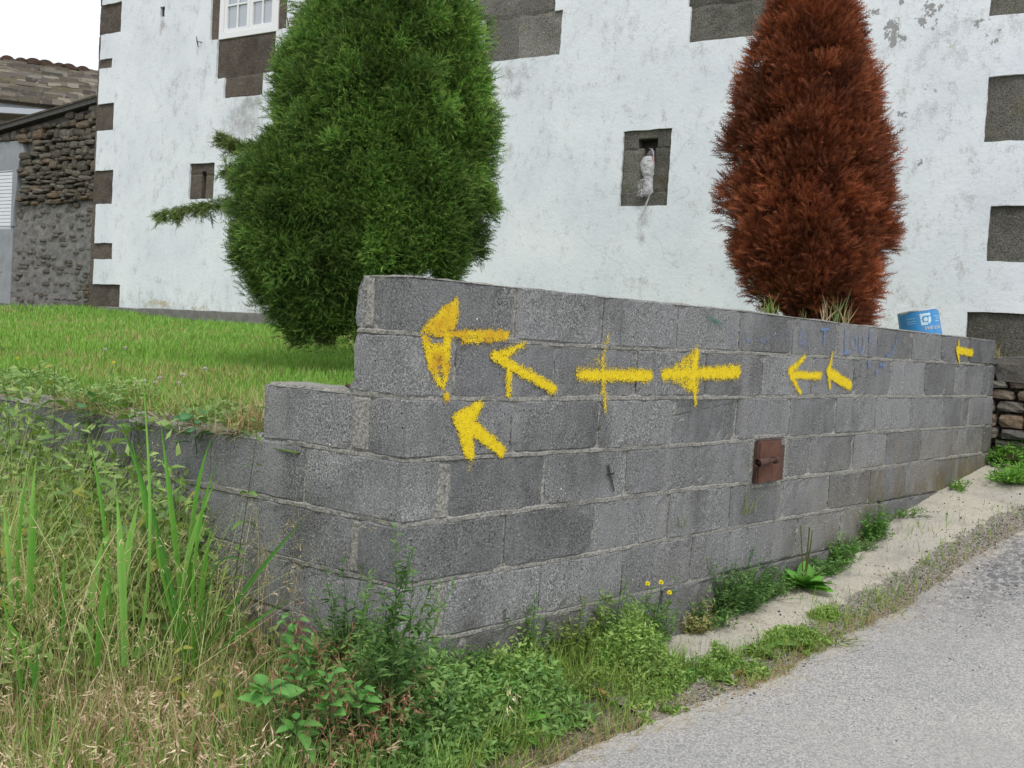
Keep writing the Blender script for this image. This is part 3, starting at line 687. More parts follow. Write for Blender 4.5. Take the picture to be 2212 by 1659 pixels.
r1 = rect4(1490, 12, 90, 1660, -3, 75); r0 = [r1[0]-.03, r1[1], r1[3], r1[3]+.35]
holes_st += [(r1, M_GRAN3), (r0, M_GRAN3)]
ra = rect4(2139, -40, 32, 2240, -45, 27); rb = rect4(2130, 165, 305, 2260, 157, 302); rc = rect4(2134, 445, 564, 2260, 445, 567); rd = rect4(2086, 675, 775, 2330, 680, 782)
rd[2] = .12
for q in (ra, rb, rc): q[1] = q[0]+.75
rd[1] = rd[0]+1.35
# more of the same beyond the frame
holes_st += [(q, M_GRAN3) for q in (ra, rb, rc, rd)]
NI = rect4(1342, 284, 446, 1446, 277, 443)
SLIT = rect4(408, 355, 432, 462, 350, 428)
HOLE = rect4(346, 16, 37, 356, 13, 34)
SR = SL+13.3
zr0, zr1 = -.1, 6.4
holes = [h for h, _ in holes_st]+[NI, SLIT, WIN, HOLE]
bs = np.unique(np.round(np.concatenate([np.arange(SL, SR, .05), [SR]]+[[h[0], h[1]] for h in holes]), 4))
bz_ = np.unique(np.round(np.concatenate([np.arange(zr0, zr1, .05), [zr1]]+[[h[2], h[3]] for h in holes]), 4))
def clean(b, keep):
    keep = np.round(np.array(keep), 4); out = []
    for v in b:
        if v in keep: 
            while out and out[-1] not in keep and v-out[-1] < .02: out.pop()
            out.append(v)
        elif not out or v-out[-1] > .02: out.append(v)
    return np.array(out)
bs = clean(bs, [h[0] for h in holes]+[h[1] for h in holes]+[SL, SR]); bz_ = clean(bz_, [h[2] for h in holes]+[h[3] for h in holes]+[zr0, zr1])
S_, Z_ = np.meshgrid(bs, bz_, indexing='ij')
sc_ = (bs[1:]+bs[:-1])/2; zc_ = (bz_[1:]+bz_[:-1])/2
SC, ZC = np.meshgrid(sc_, zc_, indexing='ij'); solid = np.ones(SC.shape, bool)
for h in holes: solid &= ~((SC > h[0]) & (SC < h[1]) & (ZC > h[2]) & (ZC < h[3]))
P = house_pt(0, 0)
jit = .012*(fbm(S_*12, Z_*12, 77)-.5)+.006*(vnoise(S_*40, Z_*40, 79)-.5)
Sj = S_+jit*1.3; Zj = Z_+.018*(fbm(S_*12+50, Z_*12, 78)-.5)
bk = .004*(fbm(S_*2, Z_*2, 5)-.5)
V = np.stack([FD[0]*Sj+FN[0]*(FDIST+bk), FD[1]*Sj+FN[1]*(FDIST+bk), Zj], -1).reshape(-1, 3); nz_ = len(bz_)
Vb = V+np.array([FN[0]*.035, FN[1]*.035, 0])
I, K = np.nonzero(solid); a = I*nz_+K; F = [np.stack([a, a+nz_, a+nz_+1, a+1], 1)]
nV = len(V); sp = np.pad(solid, 1, constant_values=True)
for di, dk, e in ((-1, 0, (0, 1)), (1, 0, (nz_+1, nz_)), (0, -1, (nz_, 0)), (0, 1, (1, nz_+1))):
    nb = sp[1+di:sp.shape[0]-1+di, 1+dk:sp.shape[1]-1+dk]; I, K = np.nonzero(solid & ~nb); a = I*nz_+K
    F.append(np.stack([a+e[0], a+e[1], a+e[1]+nV, a+e[0]+nV], 1))
sv, zv = S_.ravel(), Z_.ravel()
dirt = np.full(len(sv), .10)+.24*fbm(sv*.9, zv*.9, 15); peel = np.zeros(len(sv)); lich = np.zeros(len(sv))
def blob(arr, px, py, rx, ry, amp):
    s0, z0 = on_house(px, py); e1 = on_house(px+rx, py)[0]-s0; e2 = z0-on_house(px, py+ry)[1]
    d = ((sv-s0)/e1)**2+((zv-z0)/e2)**2; np.maximum(arr, amp*np.exp(-d*1.1), out=arr)
for args in [(525, 262, 46, 55, .95), (540, 225, 30, 30, .95), (440, 170, 14, 70, .55), (370, 200, 70, 90, .36), (520, 45, 12, 20, .3), (350, 55, 7, 30, .75), (1100, 160, 70, 30, .62), (1110, 200, 35, 18, .85),
             (1385, 480, 20, 30, .85), (1385, 510, 14, 22, .75), (1380, 450, 14, 14, .7), (1340, 60, 130, 50, .45), (1420, 100, 60, 30, .42), (1500, 110, 60, 26, .55), (1980, 120, 160, 90, .42), (2060, 90, 60, 80, .55), (2100, 60, 60, 50, .5), (2040, 190, 50, 20, .6),
             (2000, 240, 70, 30, .5), (2180, 50, 60, 60, .55), (2180, 320, 60, 22, .5), (1960, 480, 50, 80, .38), (1960, 640, 60, 70, .4), (1380, 620, 60, 60, .42), (1700, 640, 90, 60, .36), (1280, 350, 80, 200, .3), (2090, 590, 60, 60, .3)]:
    blob(dirt, *args)
dirt += np.clip((.62-zv)/.3, 0, 1)*.45*fbm(sv*2, zv*0, 66)*1.5
for args in [(1925, 62, 17, 22, .95), (1925, 90, 14, 16, .9), (1950, 85, 14, 10, .8), (1895, 28, 18, 10, .75), (1985, 58, 12, 12, .8), (1945, 5, 8, 14, .85), (2010, 12, 22, 8, .7), (2015, 190, 45, 10, .62), (1950, 245, 18, 16, .68), (2110, 55, 14, 10, .75), (2150, 90, 30, 30, .45), (2130, 45, 40, 8, .55), (1900, 130, 10, 14, .6), (2010, 30, 60, 40, .42), (1990, 350, 10, 12, .6)]:
    blob(peel, *args)
for args in [(345, 655, 40, 8, .8), (430, 668, 30, 6, .7), (2060, 98, 40, 10, .5)]: blob(lich, *args)
me = mesh_from('plaster', np.concatenate([V, Vb]), F, M_PLAST, smooth=False, attrs={k: np.concatenate([v, v]) for k, v in (('dirt', dirt), ('peel', peel), ('lichen', lich))})
link('plaster', me, HOUSE)
FDv = np.array([FD[0], FD[1], 0]); FNv = np.array([FN[0], FN[1], 0]); UZ = np.array([0, 0, 1.0])
def stone_panel(name, rect, mat, parent, back=.024, depth=.25, seed=0, amp=.006, nx=13, nz=11, inset=-.006):
    s0, s1, z0, z1 = rect; s0 += inset; s1 -= inset; z0 += inset; z1 -= inset
    s = np.linspace(s0, s1, nx); z = np.linspace(z0, z1, nz); Sg, Zg = np.meshgrid(s, z, indexing='ij')
    B = back+amp*(fbm(Sg*7, Zg*7, seed)-.5)*2.4+.006*(vnoise(Sg*25, Zg*25, seed)-.5); B[0] += .008; B[-1] += .008; B[:, 0] += .008; B[:, -1] += .008
    Vf = (FDv*Sg[..., None]+FNv*(FDIST+B)[..., None]+UZ*Zg[..., None]).reshape(-1, 3)
    Vb = np.array([house_pt(s0, z0, depth), house_pt(s1, z0, depth), house_pt(s1, z1, depth), house_pt(s0, z1, depth)]); o = nx*nz
    lo = [i*nz for i in range(nx)]; hi = [i*nz+nz-1 for i in range(nx)]
    F = [grid_faces(nx, nz), np.array([[o, o+3, o+2, o+1]])]
    F += [np.array([lo[::-1]+[o, o+1]]), np.array([hi+[o+2, o+3]]), np.array([list(range(nz))+[o+3, o]]), np.array([[(nx-1)*nz+k for k in range(nz)][::-1]+[o+1, o+2]])]
    return link(name, mesh_from(name, Vf if False else np.concatenate([Vf, Vb]), F, mat, smooth=False), parent)
for i, (h, mt) in enumerate(holes_st):
    if h[3]-h[2] > .04 and h[1]-h[0] > .02: stone_panel('granite_stone', h, mt, HOUSE, seed=i, amp=.007 if mt is not M_GRAN else .005)
# mortar behind all stones so that no gap shows light
# window
WIN_O = empty('window', (0, 0, 0)); WIN_O.parent = HOUSE; WIN_O.location = -HOUSE.location
def hbox(name, s0, s1, z0, z1, b0, b1, mat, parent, bevel=0, own=False):
    c = house_pt((s0+s1)/2, (z0+z1)/2, (b0+b1)/2)
    o = box(name, c, FDv*(s1-s0)/2, FNv*(b1-b0)/2, UZ*(z1-z0)/2, mat, parent, bevel)
    if own: o.location = (0, 0, 0)
    return o
w0, w1, wz0, wz1 = WIN; w0 += .004; w1 -= .004; wz0 += .004; wz1 -= .004
F_ = .075
for a, b, c_, d in ((w0, w0+F_, wz0, wz1), (w1-F_, w1, wz0, wz1), (w0+F_, w1-F_, wz0, wz0+F_), (w0+F_, w1-F_, wz1-F_, wz1)):
    hbox('frame', a, b, c_, d, .012, .075, M_WHITE, WIN_O, .004, True)
wm = (w0+w1)/2+.01
for (a, b) in ((w0+F_+.003, wm-.003), (wm+.003, w1-F_-.003)):
    z0, z1 = wz0+F_+.003, wz1-F_-.003; t = .045
    for q in ((a, a+t, z0, z1), (b-t, b, z0, z1), (a+t, b-t, z0, z0+t), (a+t, b-t, z1-t, z1)): hbox('sash', *q, .024, .07, M_WHITE, WIN_O, .004, True)
    mc = (a+b)/2; hbox('glazing_bar', mc-.01, mc+.01, z0+t, z1-t, .034, .05, M_WHITE, WIN_O, 0, True)
    for zz in (z0+.34, z0+.67):
        hbox('glazing_bar', a+t, mc-.011, zz-.01, zz+.01, .034, .05, M_WHITE, WIN_O, 0, True); hbox('glazing_bar', mc+.011, b-t, zz-.01, zz+.01, .034, .05, M_WHITE, WIN_O, 0, True)
    hbox('pane', a+t-.004, b-t+.004, z0+t-.004, z1-t+.004, .052, .058, M_GLASS, WIN_O, 0, True)
# small hinge pins beside the window
for x_, y_ in ((432, 92), (628, 52)):
    s, z = on_house(x_, y_); c = house_pt(s, z, -.03)
    tube('shutter_pin', [house_pt(s-.02, z+.07, -.045), c-FNv*.015, house_pt(s+.025, z-.07, -.045)], [.004, .009, .005], M_RUSTD, HOUSE, 6)
    tube('shutter_pin', [house_pt(s, z, -.045), house_pt(s+.05, z, .01)], .005, M_RUSTD, HOUSE, 6)
# vent hole and arrow slit
hbox('vent_hole', HOLE[0]-.01, HOLE[1]+.01, HOLE[2]-.01, HOLE[3]+.01, .14, .2, M_DARK, HOUSE)
for q in ((HOLE[0]-.03, HOLE[0], HOLE[2]-.02, HOLE[3]+.02), (HOLE[1], HOLE[1]+.03, HOLE[2]-.02, HOLE[3]+.02)): hbox('vent_side', *q, .036, .14, M_RENDER, HOUSE)
s0, s1, z0, z1 = SLIT; w = s1-s0
sa, sb = s0+w*.43, s0+w*.63
stone_panel('slit_stone', [s0, sa, z0, z0+(z1-z0)*.72], M_GRAN, HOUSE, seed=61); stone_panel('slit_stone', [sb, s1, z0, z0+(z1-z0)*.68], M_GRAN, HOUSE, seed=62)
stone_panel('slit_stone', [s0, sa, z0+(z1-z0)*.72, z1], M_GRAN, HOUSE, seed=63); stone_panel('slit_stone', [sb, s1, z0+(z1-z0)*.68, z1], M_GRAN, HOUSE, seed=64)
stone_panel('slit_stone', [sa, sb, z1-.1, z1], M_GRAN, HOUSE, seed=65, back=.03)
hbox('slit_recess', sa-.01, sb+.01, z0, z1-.09, .16, .2, M_DARK, HOUSE)
# niche
def nz2(x, y): return on_house((1950+x/5.353)/1.4756, (390+y/5.353)/1.4756)
nL, nR, nB, nT = NI
ca = nz2(500, 700)[0]; cb = nz2(720, 700)[0]; cbot = nz2(600, 1195)[1]; ctop = nz2(600, 262)[1]; mid = nz2(600, 440)[1]
stone_panel('niche_stone', [nL, ca-.06, mid, nT], M_GRAN3, HOUSE, seed=71, back=.02); stone_panel('niche_stone', [ca-.06, cb+.02, ctop, nT], M_GRAN3, HOUSE, seed=72, back=.02)
stone_panel('niche_stone', [cb+.02, nR, mid, nT], M_GRAN3, HOUSE, seed=73, back=.02)
stone_panel('niche_stone', [nL, ca, cbot, mid], M_GRAN3, HOUSE, seed=74, back=.025); stone_panel('niche_stone', [cb, nR, cbot, mid], M_GRAN3, HOUSE, seed=75, back=.018)
stone_panel('niche_stone', [nL, nR, nB, cbot], M_GRAN3, HOUSE, seed=76, back=.022)
stone_panel('niche_back', [ca-.07, cb+.03, cbot-.01, ctop+.01], M_GRAN3, HOUSE, seed=77, back=.15, depth=.26)
# plinth
pl = [(SL+.3, on_house(262, 665)[1]), (on_house(400, 668)[0], on_house(400, 668)[1]), (on_house(557, 675)[0], on_house(557, 675)[1]), (SL+8, .36)]
ss = np.linspace(SL+.29, SL+9, 90); zt = np.interp(ss, [p_[0] for p_ in pl], [p_[1] for p_ in pl])+.02*(fbm(ss*4, ss*0, 3)-.5)
Vp = []
for s, z in zip(ss, zt): Vp += [house_pt(s, -.1, -.018), house_pt(s, z-.01, -.016), house_pt(s, z, .002)]
link('plinth', mesh_from('plinth', np.array(Vp), grid_faces(len(ss), 3), M_PLINTH), HOUSE)
# the body of the house behind its front
hbox('side_wall', SL+.005, SL+.2, -.1, 6.4, .252, 8, M_PLAST, HOUSE); hbox('side_wall', SR-.2, SR-.005, -.1, 6.4, .26, 8, M_PLAST, HOUSE)
hbox('core_wall', SL+.004, WIN[0]-.02, -.1, 6.38, .262, .3, M_DARK, HOUSE); hbox('core_wall', WIN[1]+.02, SR-.01, -.1, 6.38, .262, .3, M_DARK, HOUSE)
hbox('core_wall', WIN[0]-.019, WIN[1]+.019, -.1, WIN[2]-.02, .262, .3, M_DARK, HOUSE); hbox('core_wall', WIN[0]-.3, WIN[1]+.3, WIN[2]-.3, WIN[3]+.3, .9, .95, M_DARK, HOUSE)
rfV = [house_pt(SL-.3, 6.4, -.4), house_pt(SR+.3, 6.4, -.4), house_pt(SR+.3, 8.3, 4), house_pt(SL-.3, 8.3, 4), house_pt(SL-.3, 6.4, 8.4), house_pt(SR+.3, 6.4, 8.4)]
link('roof', mesh_from('roof', np.array(rfV), [np.array([[0, 1, 2, 3], [3, 2, 5, 4], [0, 4, 5, 1]]), np.array([[0, 3, 4], [1, 5, 2]])], M_SLATE), HOUSE)

# the wrapped figure in the niche
sc0, _ = nz2(600, 800); zb = nz2(600, 1235)[1]; zt_ = nz2(640, 440)[1]
FG = empty('wrapped_figure', house_pt(sc0, zb, .05), 'small figure wrapped in silvery ribbon standing in the wall niche', 'figure')
def lathe(name, prof, mat, parent, seed, amp, sides=20):
    zz = np.linspace(prof[0][0], prof[-1][0], 46); a = np.linspace(0, 2*math.pi, sides, endpoint=False)
    px = [p_[0] for p_ in prof]; cx = np.interp(zz, px, [p_[1] for p_ in prof]); hw = np.interp(zz, px, [p_[2] for p_ in prof]); A, ZZ = np.meshgrid(a, zz, indexing='ij')
    k = 1+amp*(fbm(A*2.2+ZZ*9, ZZ*38, seed)-.5)*2
    sx = cx[None]+np.cos(A)*hw[None]*k; dp = .04+np.sin(A)*hw[None]*.75*k
    V = FDv*sx[..., None]+FNv*(FDIST+dp)[..., None]+UZ*ZZ[..., None]
    n, m_ = V.shape[:2]; i, j = np.meshgrid(np.arange(n), np.arange(m_-1), indexing='ij'); i = i.ravel(); j = j.ravel(); k2 = (i+1) % n
    return link(name, mesh_from(name, V.reshape(-1, 3), [np.stack([i*m_+j, k2*m_+j, k2*m_+j+1, i*m_+j+1], 1), np.array([[q*m_ for q in range(n)][::-1]]), np.array([[q*m_+m_-1 for q in range(n)]])], mat, smooth=False), parent)
def pf(rows_): return [(nz2(0, y)[1] if False else nz2((a+b)/2, y)[1], nz2((a+b)/2, y)[0], (nz2(b, y)[0]-nz2(a, y)[0])/2) for y, a, b in rows_]
lathe('wrapped_body', pf([(1240, 490, 660), (1200, 470, 690), (1100, 505, 690), (1000, 515, 680), (920, 515, 690), (890, 500, 705), (780, 470, 715), (680, 468, 712), (600, 500, 700), (570, 540, 690)]), M_WRAP, FG, 3, .16)
lathe('head', pf([(640, 585, 690), (600, 575, 700), (540, 570, 705), (490, 590, 700), (465, 620, 690)]), M_FACE, FG, 5, .08)
lathe('red_scarf', pf([(668, 640, 712), (640, 632, 712), (600, 650, 710), (585, 660, 706)]), M_RED, FG, 6, .1)
def ribbon(name, pts, w, mat, parent, deep=-.02):
    V = []
    for (x, y), ww in zip(pts, w):
        s, z = nz2(x, y); V += [house_pt(s-ww, z, deep), house_pt(s+ww, z, deep-.004)]
    n = len(pts); return link(name, mesh_from(name, np.array(V), np.array([[2*i, 2*i+1, 2*i+3, 2*i+2] for i in range(n-1)]), mat), parent)
ribbon('ribbon_tail', [(675, 1150), (665, 1230), (640, 1310), (605, 1400), (575, 1480), (530, 1540), (500, 1590)], [.012, .011, .010, .010, .010, .007, .002], M_WRAP, FG)
ribbon('ribbon_hood', [(640, 440), (680, 450), (710, 500), (712, 560), (715, 640)], [.012, .012, .009, .007, .006], M_WRAP, FG, -.0)
g = Geo(); N = 260
fy = rng.uniform(960, 1255, N); fy[:150] = rng.uniform(1150, 1255, 150); fx = np.where(rng.random(N) < .5, rng.uniform(480, 560, N), rng.uniform(490, 680, N))
pos = np.array([house_pt(*nz2(x_, y_), b) for x_, y_, b in zip(fx, fy, rng.uniform(-.05, 0, N))]); d = norm(np.stack([-FD[0]*rng.random(N), -FD[1]*rng.random(N), -rng.random(N)-.2], 1)-FNv*rng.random((N, 1)))
g.add([[-.1, 0, 0], [.1, 0, 0], [0, 1, .1]], [[0, 1, 2]], pos, frames(d, rng.uniform(0, 6, N), rng.uniform(.018, .045, N)), np.full((N, 3), .6))
link('frayed_fringe', g.mesh('frayed_fringe', M_WRAP), FG)

# ------------------------------------------------------------------ rough stones (shared shapes)
def stone_meshes(mat, n=6, flat=1.0, seed=0):
    out = []
    for k in range(n):
        r = np.random.default_rng(seed*50+k); a = np.linspace(-1, 1, 4); V = []; idx = {}; F = []
        def vid(p):
            if p not in idx: idx[p] = len(V); V.append(p)
            return idx[p]
        for ax in range(3):
            for sg in (-1, 1):
                for i in range(3):
                    for j in range(3):
                        q = []
                        for (u, v) in ((a[i], a[j]), (a[i+1], a[j]), (a[i+1], a[j+1]), (a[i], a[j+1])):
                            p = [0, 0, 0]; p[ax] = float(sg); p[(ax+1) % 3] = float(u); p[(ax+2) % 3] = float(v); q.append(vid(tuple(np.round(p, 3))))
                        F.append(q if sg > 0 else q[::-1])
        V = np.array(V); ln = np.linalg.norm(V, axis=1, keepdims=True); V = V*(.42+.58/ln*1.12)
        V = V*r.uniform(.86, 1.1, V.shape)*.92; V[:, 2] *= flat
        out.append(mesh_from('stone', V, np.array(F), mat, smooth=False))
    return out
def rubble(parent, rect_fn, s0, s1, z0, z1, meshes, sx, sz, plane, name='stone', dep=.06, seed=0, rel=None, wob=.006):
    """irregular courses of stones; plane(s,z,back)->point"""
    r = random.Random(seed); z = z0
    while z < z1:
        hgt = r.uniform(*sz); s = s0+r.uniform(-.05, .02)
        while s < s1:
            wd = r.uniform(*sx); cs, cz = s+wd/2, z+hgt/2+r.uniform(-wob, wob)
            if rect_fn(cs, cz):
                o = bpy.data.objects.new(name, r.choice(meshes)); COL.objects.link(o); o.parent = parent
                p = plane(cs, cz, r.uniform(-.012, .018)) - np.array(parent.location)
                hh = hgt*(r.uniform(.85, 1.15) if wob < .01 else r.uniform(.55, 1.25))
                R = Matrix(((FD[0], FN[0], 0), (FD[1], FN[1], 0), (0, 0, 1))).to_4x4()
                o.matrix_local = Matrix.Translation(p) @ R @ Matrix.Rotation(r.uniform(-.1, .1), 4, 'Y') @ Matrix.Rotation(r.choice((0, math.pi)), 4, 'Z') @ Matrix.Diagonal((wd*.54, dep, hh*.54, 1))
            s += wd
        z += hgt*.98

# left outbuilding
OB = .12
OUT = empty('rubble_outbuilding', house_pt(SL-1, .25, OB), 'low brown rubble outbuilding with white roller shutter left of the white house', 'outbuilding')
def ob(x, y): return on_house(x, y, OB)
def obp(s, z, b=0.0): return house_pt(s, z, OB+b)
vL = (ob(-160, 330)); v0 = ob(0, 285); v1 = ob(205, 226)
def verge_z(s): return v0[1]+(v1[1]-v0[1])*(s-v0[0])/(v1[0]-v0[0])
sA, sB = v0[0]-3.0, SL
ns = 80; s_ = np.linspace(sA, sB-.002, ns); nzz = 40
Sg = np.repeat(s_[:, None], nzz, 1); tt = np.linspace(0, 1, nzz); Zg = .0+(verge_z(Sg)-.02)*tt[None]
stz = ob(100, 440)[1]
lump = .018*(fbm(Sg*9, Zg*16, 4)-.5)*2+.012*(fbm(Sg*25, Zg*30, 8)-.5)
B = np.where(Zg < stz+.05*np.sin(Sg*6), -lump, .05)
V = (FDv*Sg[..., None]+FNv*(FDIST+OB+B)[..., None]+UZ*Zg[..., None]).reshape(-1, 3)
link('harled_wall', mesh_from('harled_wall', V, grid_faces(ns, nzz), M_ROUGH, smooth=False), OUT)
hw_ = hbox('core_wall', sA, sB-.003, 0, verge_z(sA)-.05, OB+.1, OB+.3, M_DARK, OUT)
edge = [(170, 305), (75, 300), (50, 310), (60, 330), (45, 345), (40, 400), (33, 460), (28, 560)]
def right_of_render(s, z):
    pts = sorted([(ob(x_, y_)[1], ob(x_, y_)[0]) for x_, y_ in edge[2:]]); lim = np.interp(z, [q[0] for q in pts], [q[1] for q in pts]); return lim
topr = ob(60, 303)[1]
SMB = stone_meshes(M_RUB, 7, 1, 1); SMO = stone_meshes(M_RUBH, 7, 1, 2)
rubble(OUT, lambda s, z: z < verge_z(s)-.06 and z > stz-.02 and (s > right_of_render(s, z)+.05 or z > topr+.02), sA+1.6, sB-.05, stz, verge_z(sB), SMB, (.07, .30), (.05, .13), obp, seed=4, dep=.07, wob=.03)
rubble(OUT, lambda s, z: z < stz and z > .32 and s > right_of_render(s, z)+.1 and random.random() < .34, sA+2, sB-.08, .3, stz, SMO, (.08, .18), (.04, .08), lambda s, z, b: obp(s, z, b+.022), seed=9, dep=.045)
rubble(OUT, lambda s, z: random.random() < .8, sB-.22, sB-.1, .3, .62, SMB, (.1, .16), (.04, .07), obp, seed=12, dep=.05)
# smooth render patch round the window
sw0, zw1 = ob(31, 366); _, zw0 = ob(28, 496); swL = sw0-.75
pz = np.linspace(.27, topr, 24); right = np.array([right_of_render(0, z) for z in pz])+.02*(fbm(pz*12, pz*0, 4)-.5)
def patch(name, sl, sr_, pzs, b=-.028):
    V = []
    for z, r_ in zip(pzs, sr_): V += [obp(sl, z, b), obp(r_, z, b), obp(r_+.004, z, .06)]
    return link(name, mesh_from(name, np.array(V), grid_faces(len(pzs), 3)[:, ::-1], M_RENDER), OUT)
mk_ = (pz > zw0) & (pz < zw1)
patch('render_patch', sw0+.002, right[mk_], pz[mk_])
top_ = pz[pz >= pz[mk_][-1]]; patch('render_patch', sA, right[pz >= top_[0]], top_)
low_ = pz[pz <= pz[mk_][0]]; patch('render_patch', sA, np.minimum(right[pz <= low_[-1]], sw0+.04), low_, -.012)
SH = empty('roller_shutter', (0, 0, 0)); SH.parent = OUT; SH.location = -OUT.location
nsl = 16
for k in range(nsl):
    z0 = zw0+(zw1-zw0-.03)*k/nsl; z1 = zw0+(zw1-zw0-.03)*(k+1)/nsl-.006
    o = hbox('slat', swL, sw0-.012, z0, z1, OB-.012, OB+.004, M_SLAT, SH, .004, True)
hbox('shutter_box', swL, sw0-.012, zw1-.028, zw1, OB-.02, OB+.004, M_SLAT, SH, 0, True); hbox('shutter_rail', sw0-.011, sw0+.001, zw0, zw1, OB-.022, OB+.03, M_ZINC, SH, 0, True)
# verge
def slope_box(name, sa, sb, dz0, dz1, b0, b1, mat):
    V = [obp(s, verge_z(s)+dz, b) for s in (sa, sb) for dz in (dz0, dz1) for b in (b0, b1)]
    return link(name, mesh_from(name, np.array(V), np.array([[0, 1, 3, 2], [4, 6, 7, 5], [0, 4, 5, 1], [2, 3, 7, 6], [0, 2, 6, 4], [1, 5, 7, 3]]), mat), OUT)
slope_box('verge_board', sA, sB-.004, -.02, .045, -.11, -.07, M_WOOD); slope_box('roof_slab', sA, sB-.004, .047, .075, -.125, 1.4, M_SLATE)

# slate roofed building behind
RB = empty('slate_roof_building', at(60, 250, 17), 'old slate roofed building with mossy ridge tiles rising behind the outbuilding', 'building')
eL, eR = at(-330, 150, 16.5), at(330, 275, 18.2); eL[2] = eR[2] = (at(0, 206, 17.2)[2]+at(160, 238, 17.7)[2])/2
dirE = (eR-eL); dirE /= np.linalg.norm(dirE); up_ = np.cross([0, 0, 1.0], dirE); up_ /= np.linalg.norm(up_)
if up_ @ AX[2] < 0: up_ = -up_
zr = .2365*19.6+CAM[2]; run = 2.3; rise = zr-eL[2]; LN = np.linalg.norm(eR-eL)
sl = up_*run+np.array([0, 0, rise]); slen = np.linalg.norm(sl); sl /= slen; nrm = np.cross(dirE, sl); nrm *= np.sign(nrm[2])
nrow = 24; SMS = []
for k in range(5):
    r = np.random.default_rng(k); ang = [(-1, -1), (1, -1), (1, 1), (-1, 1)]; ed = []
    for i in range(4):
        a_, b_ = np.array(ang[i], float), np.array(ang[(i+1) % 4], float)
        for t in (0, .33, .66): ed.append(a_*(1-t)+b_*t+r.normal(0, .06, 2))
    ed = np.array(ed); V = np.concatenate([np.c_[ed, np.full(12, -.5)], np.c_[ed*.98, np.full(12, .5)]])
    F = [np.array([list(range(12, 24))]), np.array([list(range(12))[::-1]]), np.array([[i, (i+1) % 12, 12+(i+1) % 12, 12+i] for i in range(12)])]
    SMS.append(mesh_from('slate', V, F, M_SLATE))
rr = random.Random(3); scut = LN
cam_r = None
def imgx(p): q = AX @ (p-CAM); return PW/2+FPX*q[0]/q[2]
for r_ in range(nrow):
    s = -.1
    while s < LN:
        w_ = rr.uniform(.14, .38); p = eL+dirE*(s+w_/2)+sl*(slen*(r_+.5+rr.uniform(-.3, .3))/nrow)+nrm*rr.uniform(.0, .035)
        if -35 < imgx(p) < 235:
            o = bpy.data.objects.new('slate', rr.choice(SMS)); COL.objects.link(o); o.parent = RB
            Rm = Matrix([[dirE[i], sl[i], nrm[i]] for i in range(3)]).to_4x4()
            o.matrix_local = Matrix.Translation(p-np.array(RB.location)) @ Rm @ Matrix.Rotation(.16+rr.uniform(-.1, .1), 4, 'X') @ Matrix.Rotation(rr.uniform(-.06, .06), 4, 'Z') @ Matrix.Diagonal((w_*.52, slen/nrow*.95, rr.uniform(.02, .045), 1))
        s += w_
V = np.array([eL-nrm*.03, eR-nrm*.03, eR+sl*slen-nrm*.03, eL+sl*slen-nrm*.03, eL+up_*run*2, eR+up_*run*2])
link('roof_deck', mesh_from('roof_deck', V, np.array([[0, 1, 2, 3], [3, 2, 5, 4]]), M_SLATE), RB)
for xx, w_ in ((18, .09), (48, .085), (74, .11), (100, .11), (130, .09), (150, .10), (180, .09)):
    ss_ = (xx+330)/660*LN*.98; p = eL+dirE*ss_+sl*(slen+.02)
    # find the spot on the ridge whose picture column is right
    for _ in range(6): ss_ += (xx-imgx(p))*19/FPX*1.02; p = eL+dirE*ss_+sl*(slen+.02)
    a = np.linspace(0, math.pi, 9); V = []
    for q in (-.16, .16):
        V += [p+dirE*math.cos(t)*w_*1.35+UZ*(math.sin(t)*w_*1.0-.03)+up_*q for t in a]
    link('ridge_tile', mesh_from('ridge_tile', np.array(V), [grid_faces(2, 9), np.array([list(range(9))]), np.array([list(range(9, 18))[::-1]])], M_TILE, smooth=False), RB)
def rb_box(name, p0, p1, h, d, mat):
    p0, p1 = np.asarray(p0), np.asarray(p1); c = (p0+p1)/2; e = (p1-p0)/2
    return box(name, c, e, up_*d/2, UZ*h/2, mat, RB)
g0, g1 = at(-200, 213, 16.6), at(140, 242, 16.6); g1[2] = g0[2] = (at(30, 240, 16.6)[2])
rb_box('gutter', g0, g1, .09, .12, M_ZINC)
rb_box('fascia', eL-UZ*.09+up_*.12, eR-UZ*.09+up_*.12, .09, .03, M_ZINC); rb_box('back_wall', eL*[1, 1, 0]+up_*.4+UZ*1.9, eR*[1, 1, 0]+up_*.4+UZ*1.9, 3.0, .2, M_ROUGH)

# rubble wall beyond the end of the block wall
RW = empty('dry_stone_wall', (5.6, -.6, -.45), 'short bank wall of loose grey brown rubble past the far end of the block wall', 'wall')
rwD = float(np.array([5.5, 0])@FN)+.18
def rwp(s, z, b=0.0):
    p = FD*s+FN*(rwD+b); return np.array([p[0], p[1], z])
def on_rw(x, y):
    r = ray(x, y); t = (rwD-CAM[:2]@FN)/(r[:2]@FN); q = CAM+r*t; return float(q[:2]@FD), float(q[2])
SMG = stone_meshes(M_RUBG, 8, 1, 5)
rs0 = on_rw(2130, 900)[0]-.1; rz1 = on_rw(2180, 828)[1]; rz2 = on_rw(2180, 768)[1]
rubble(RW, lambda s, z: True, rs0, rs0+1.7, -.62, rz1, SMG, (.09, .24), (.06, .13), rwp, seed=21, dep=.11)
o = bpy.data.objects.new('stone', SMG[2]); COL.objects.link(o); o.parent = RW
p = rwp(rs0+.43, (rz1+rz2)/2)-np.array(RW.location)
o.matrix_local = Matrix.Translation(p) @ Matrix(((FD[0], FN[0], 0), (FD[1], FN[1], 0), (0, 0, 1))).to_4x4() @ Matrix.Diagonal((.36, .13, (rz2-rz1)*.55, 1)); o['label'] = 'largest stone lying along the top'
o = bpy.data.objects.new('stone', SMG[4]); COL.objects.link(o); o.parent = RW
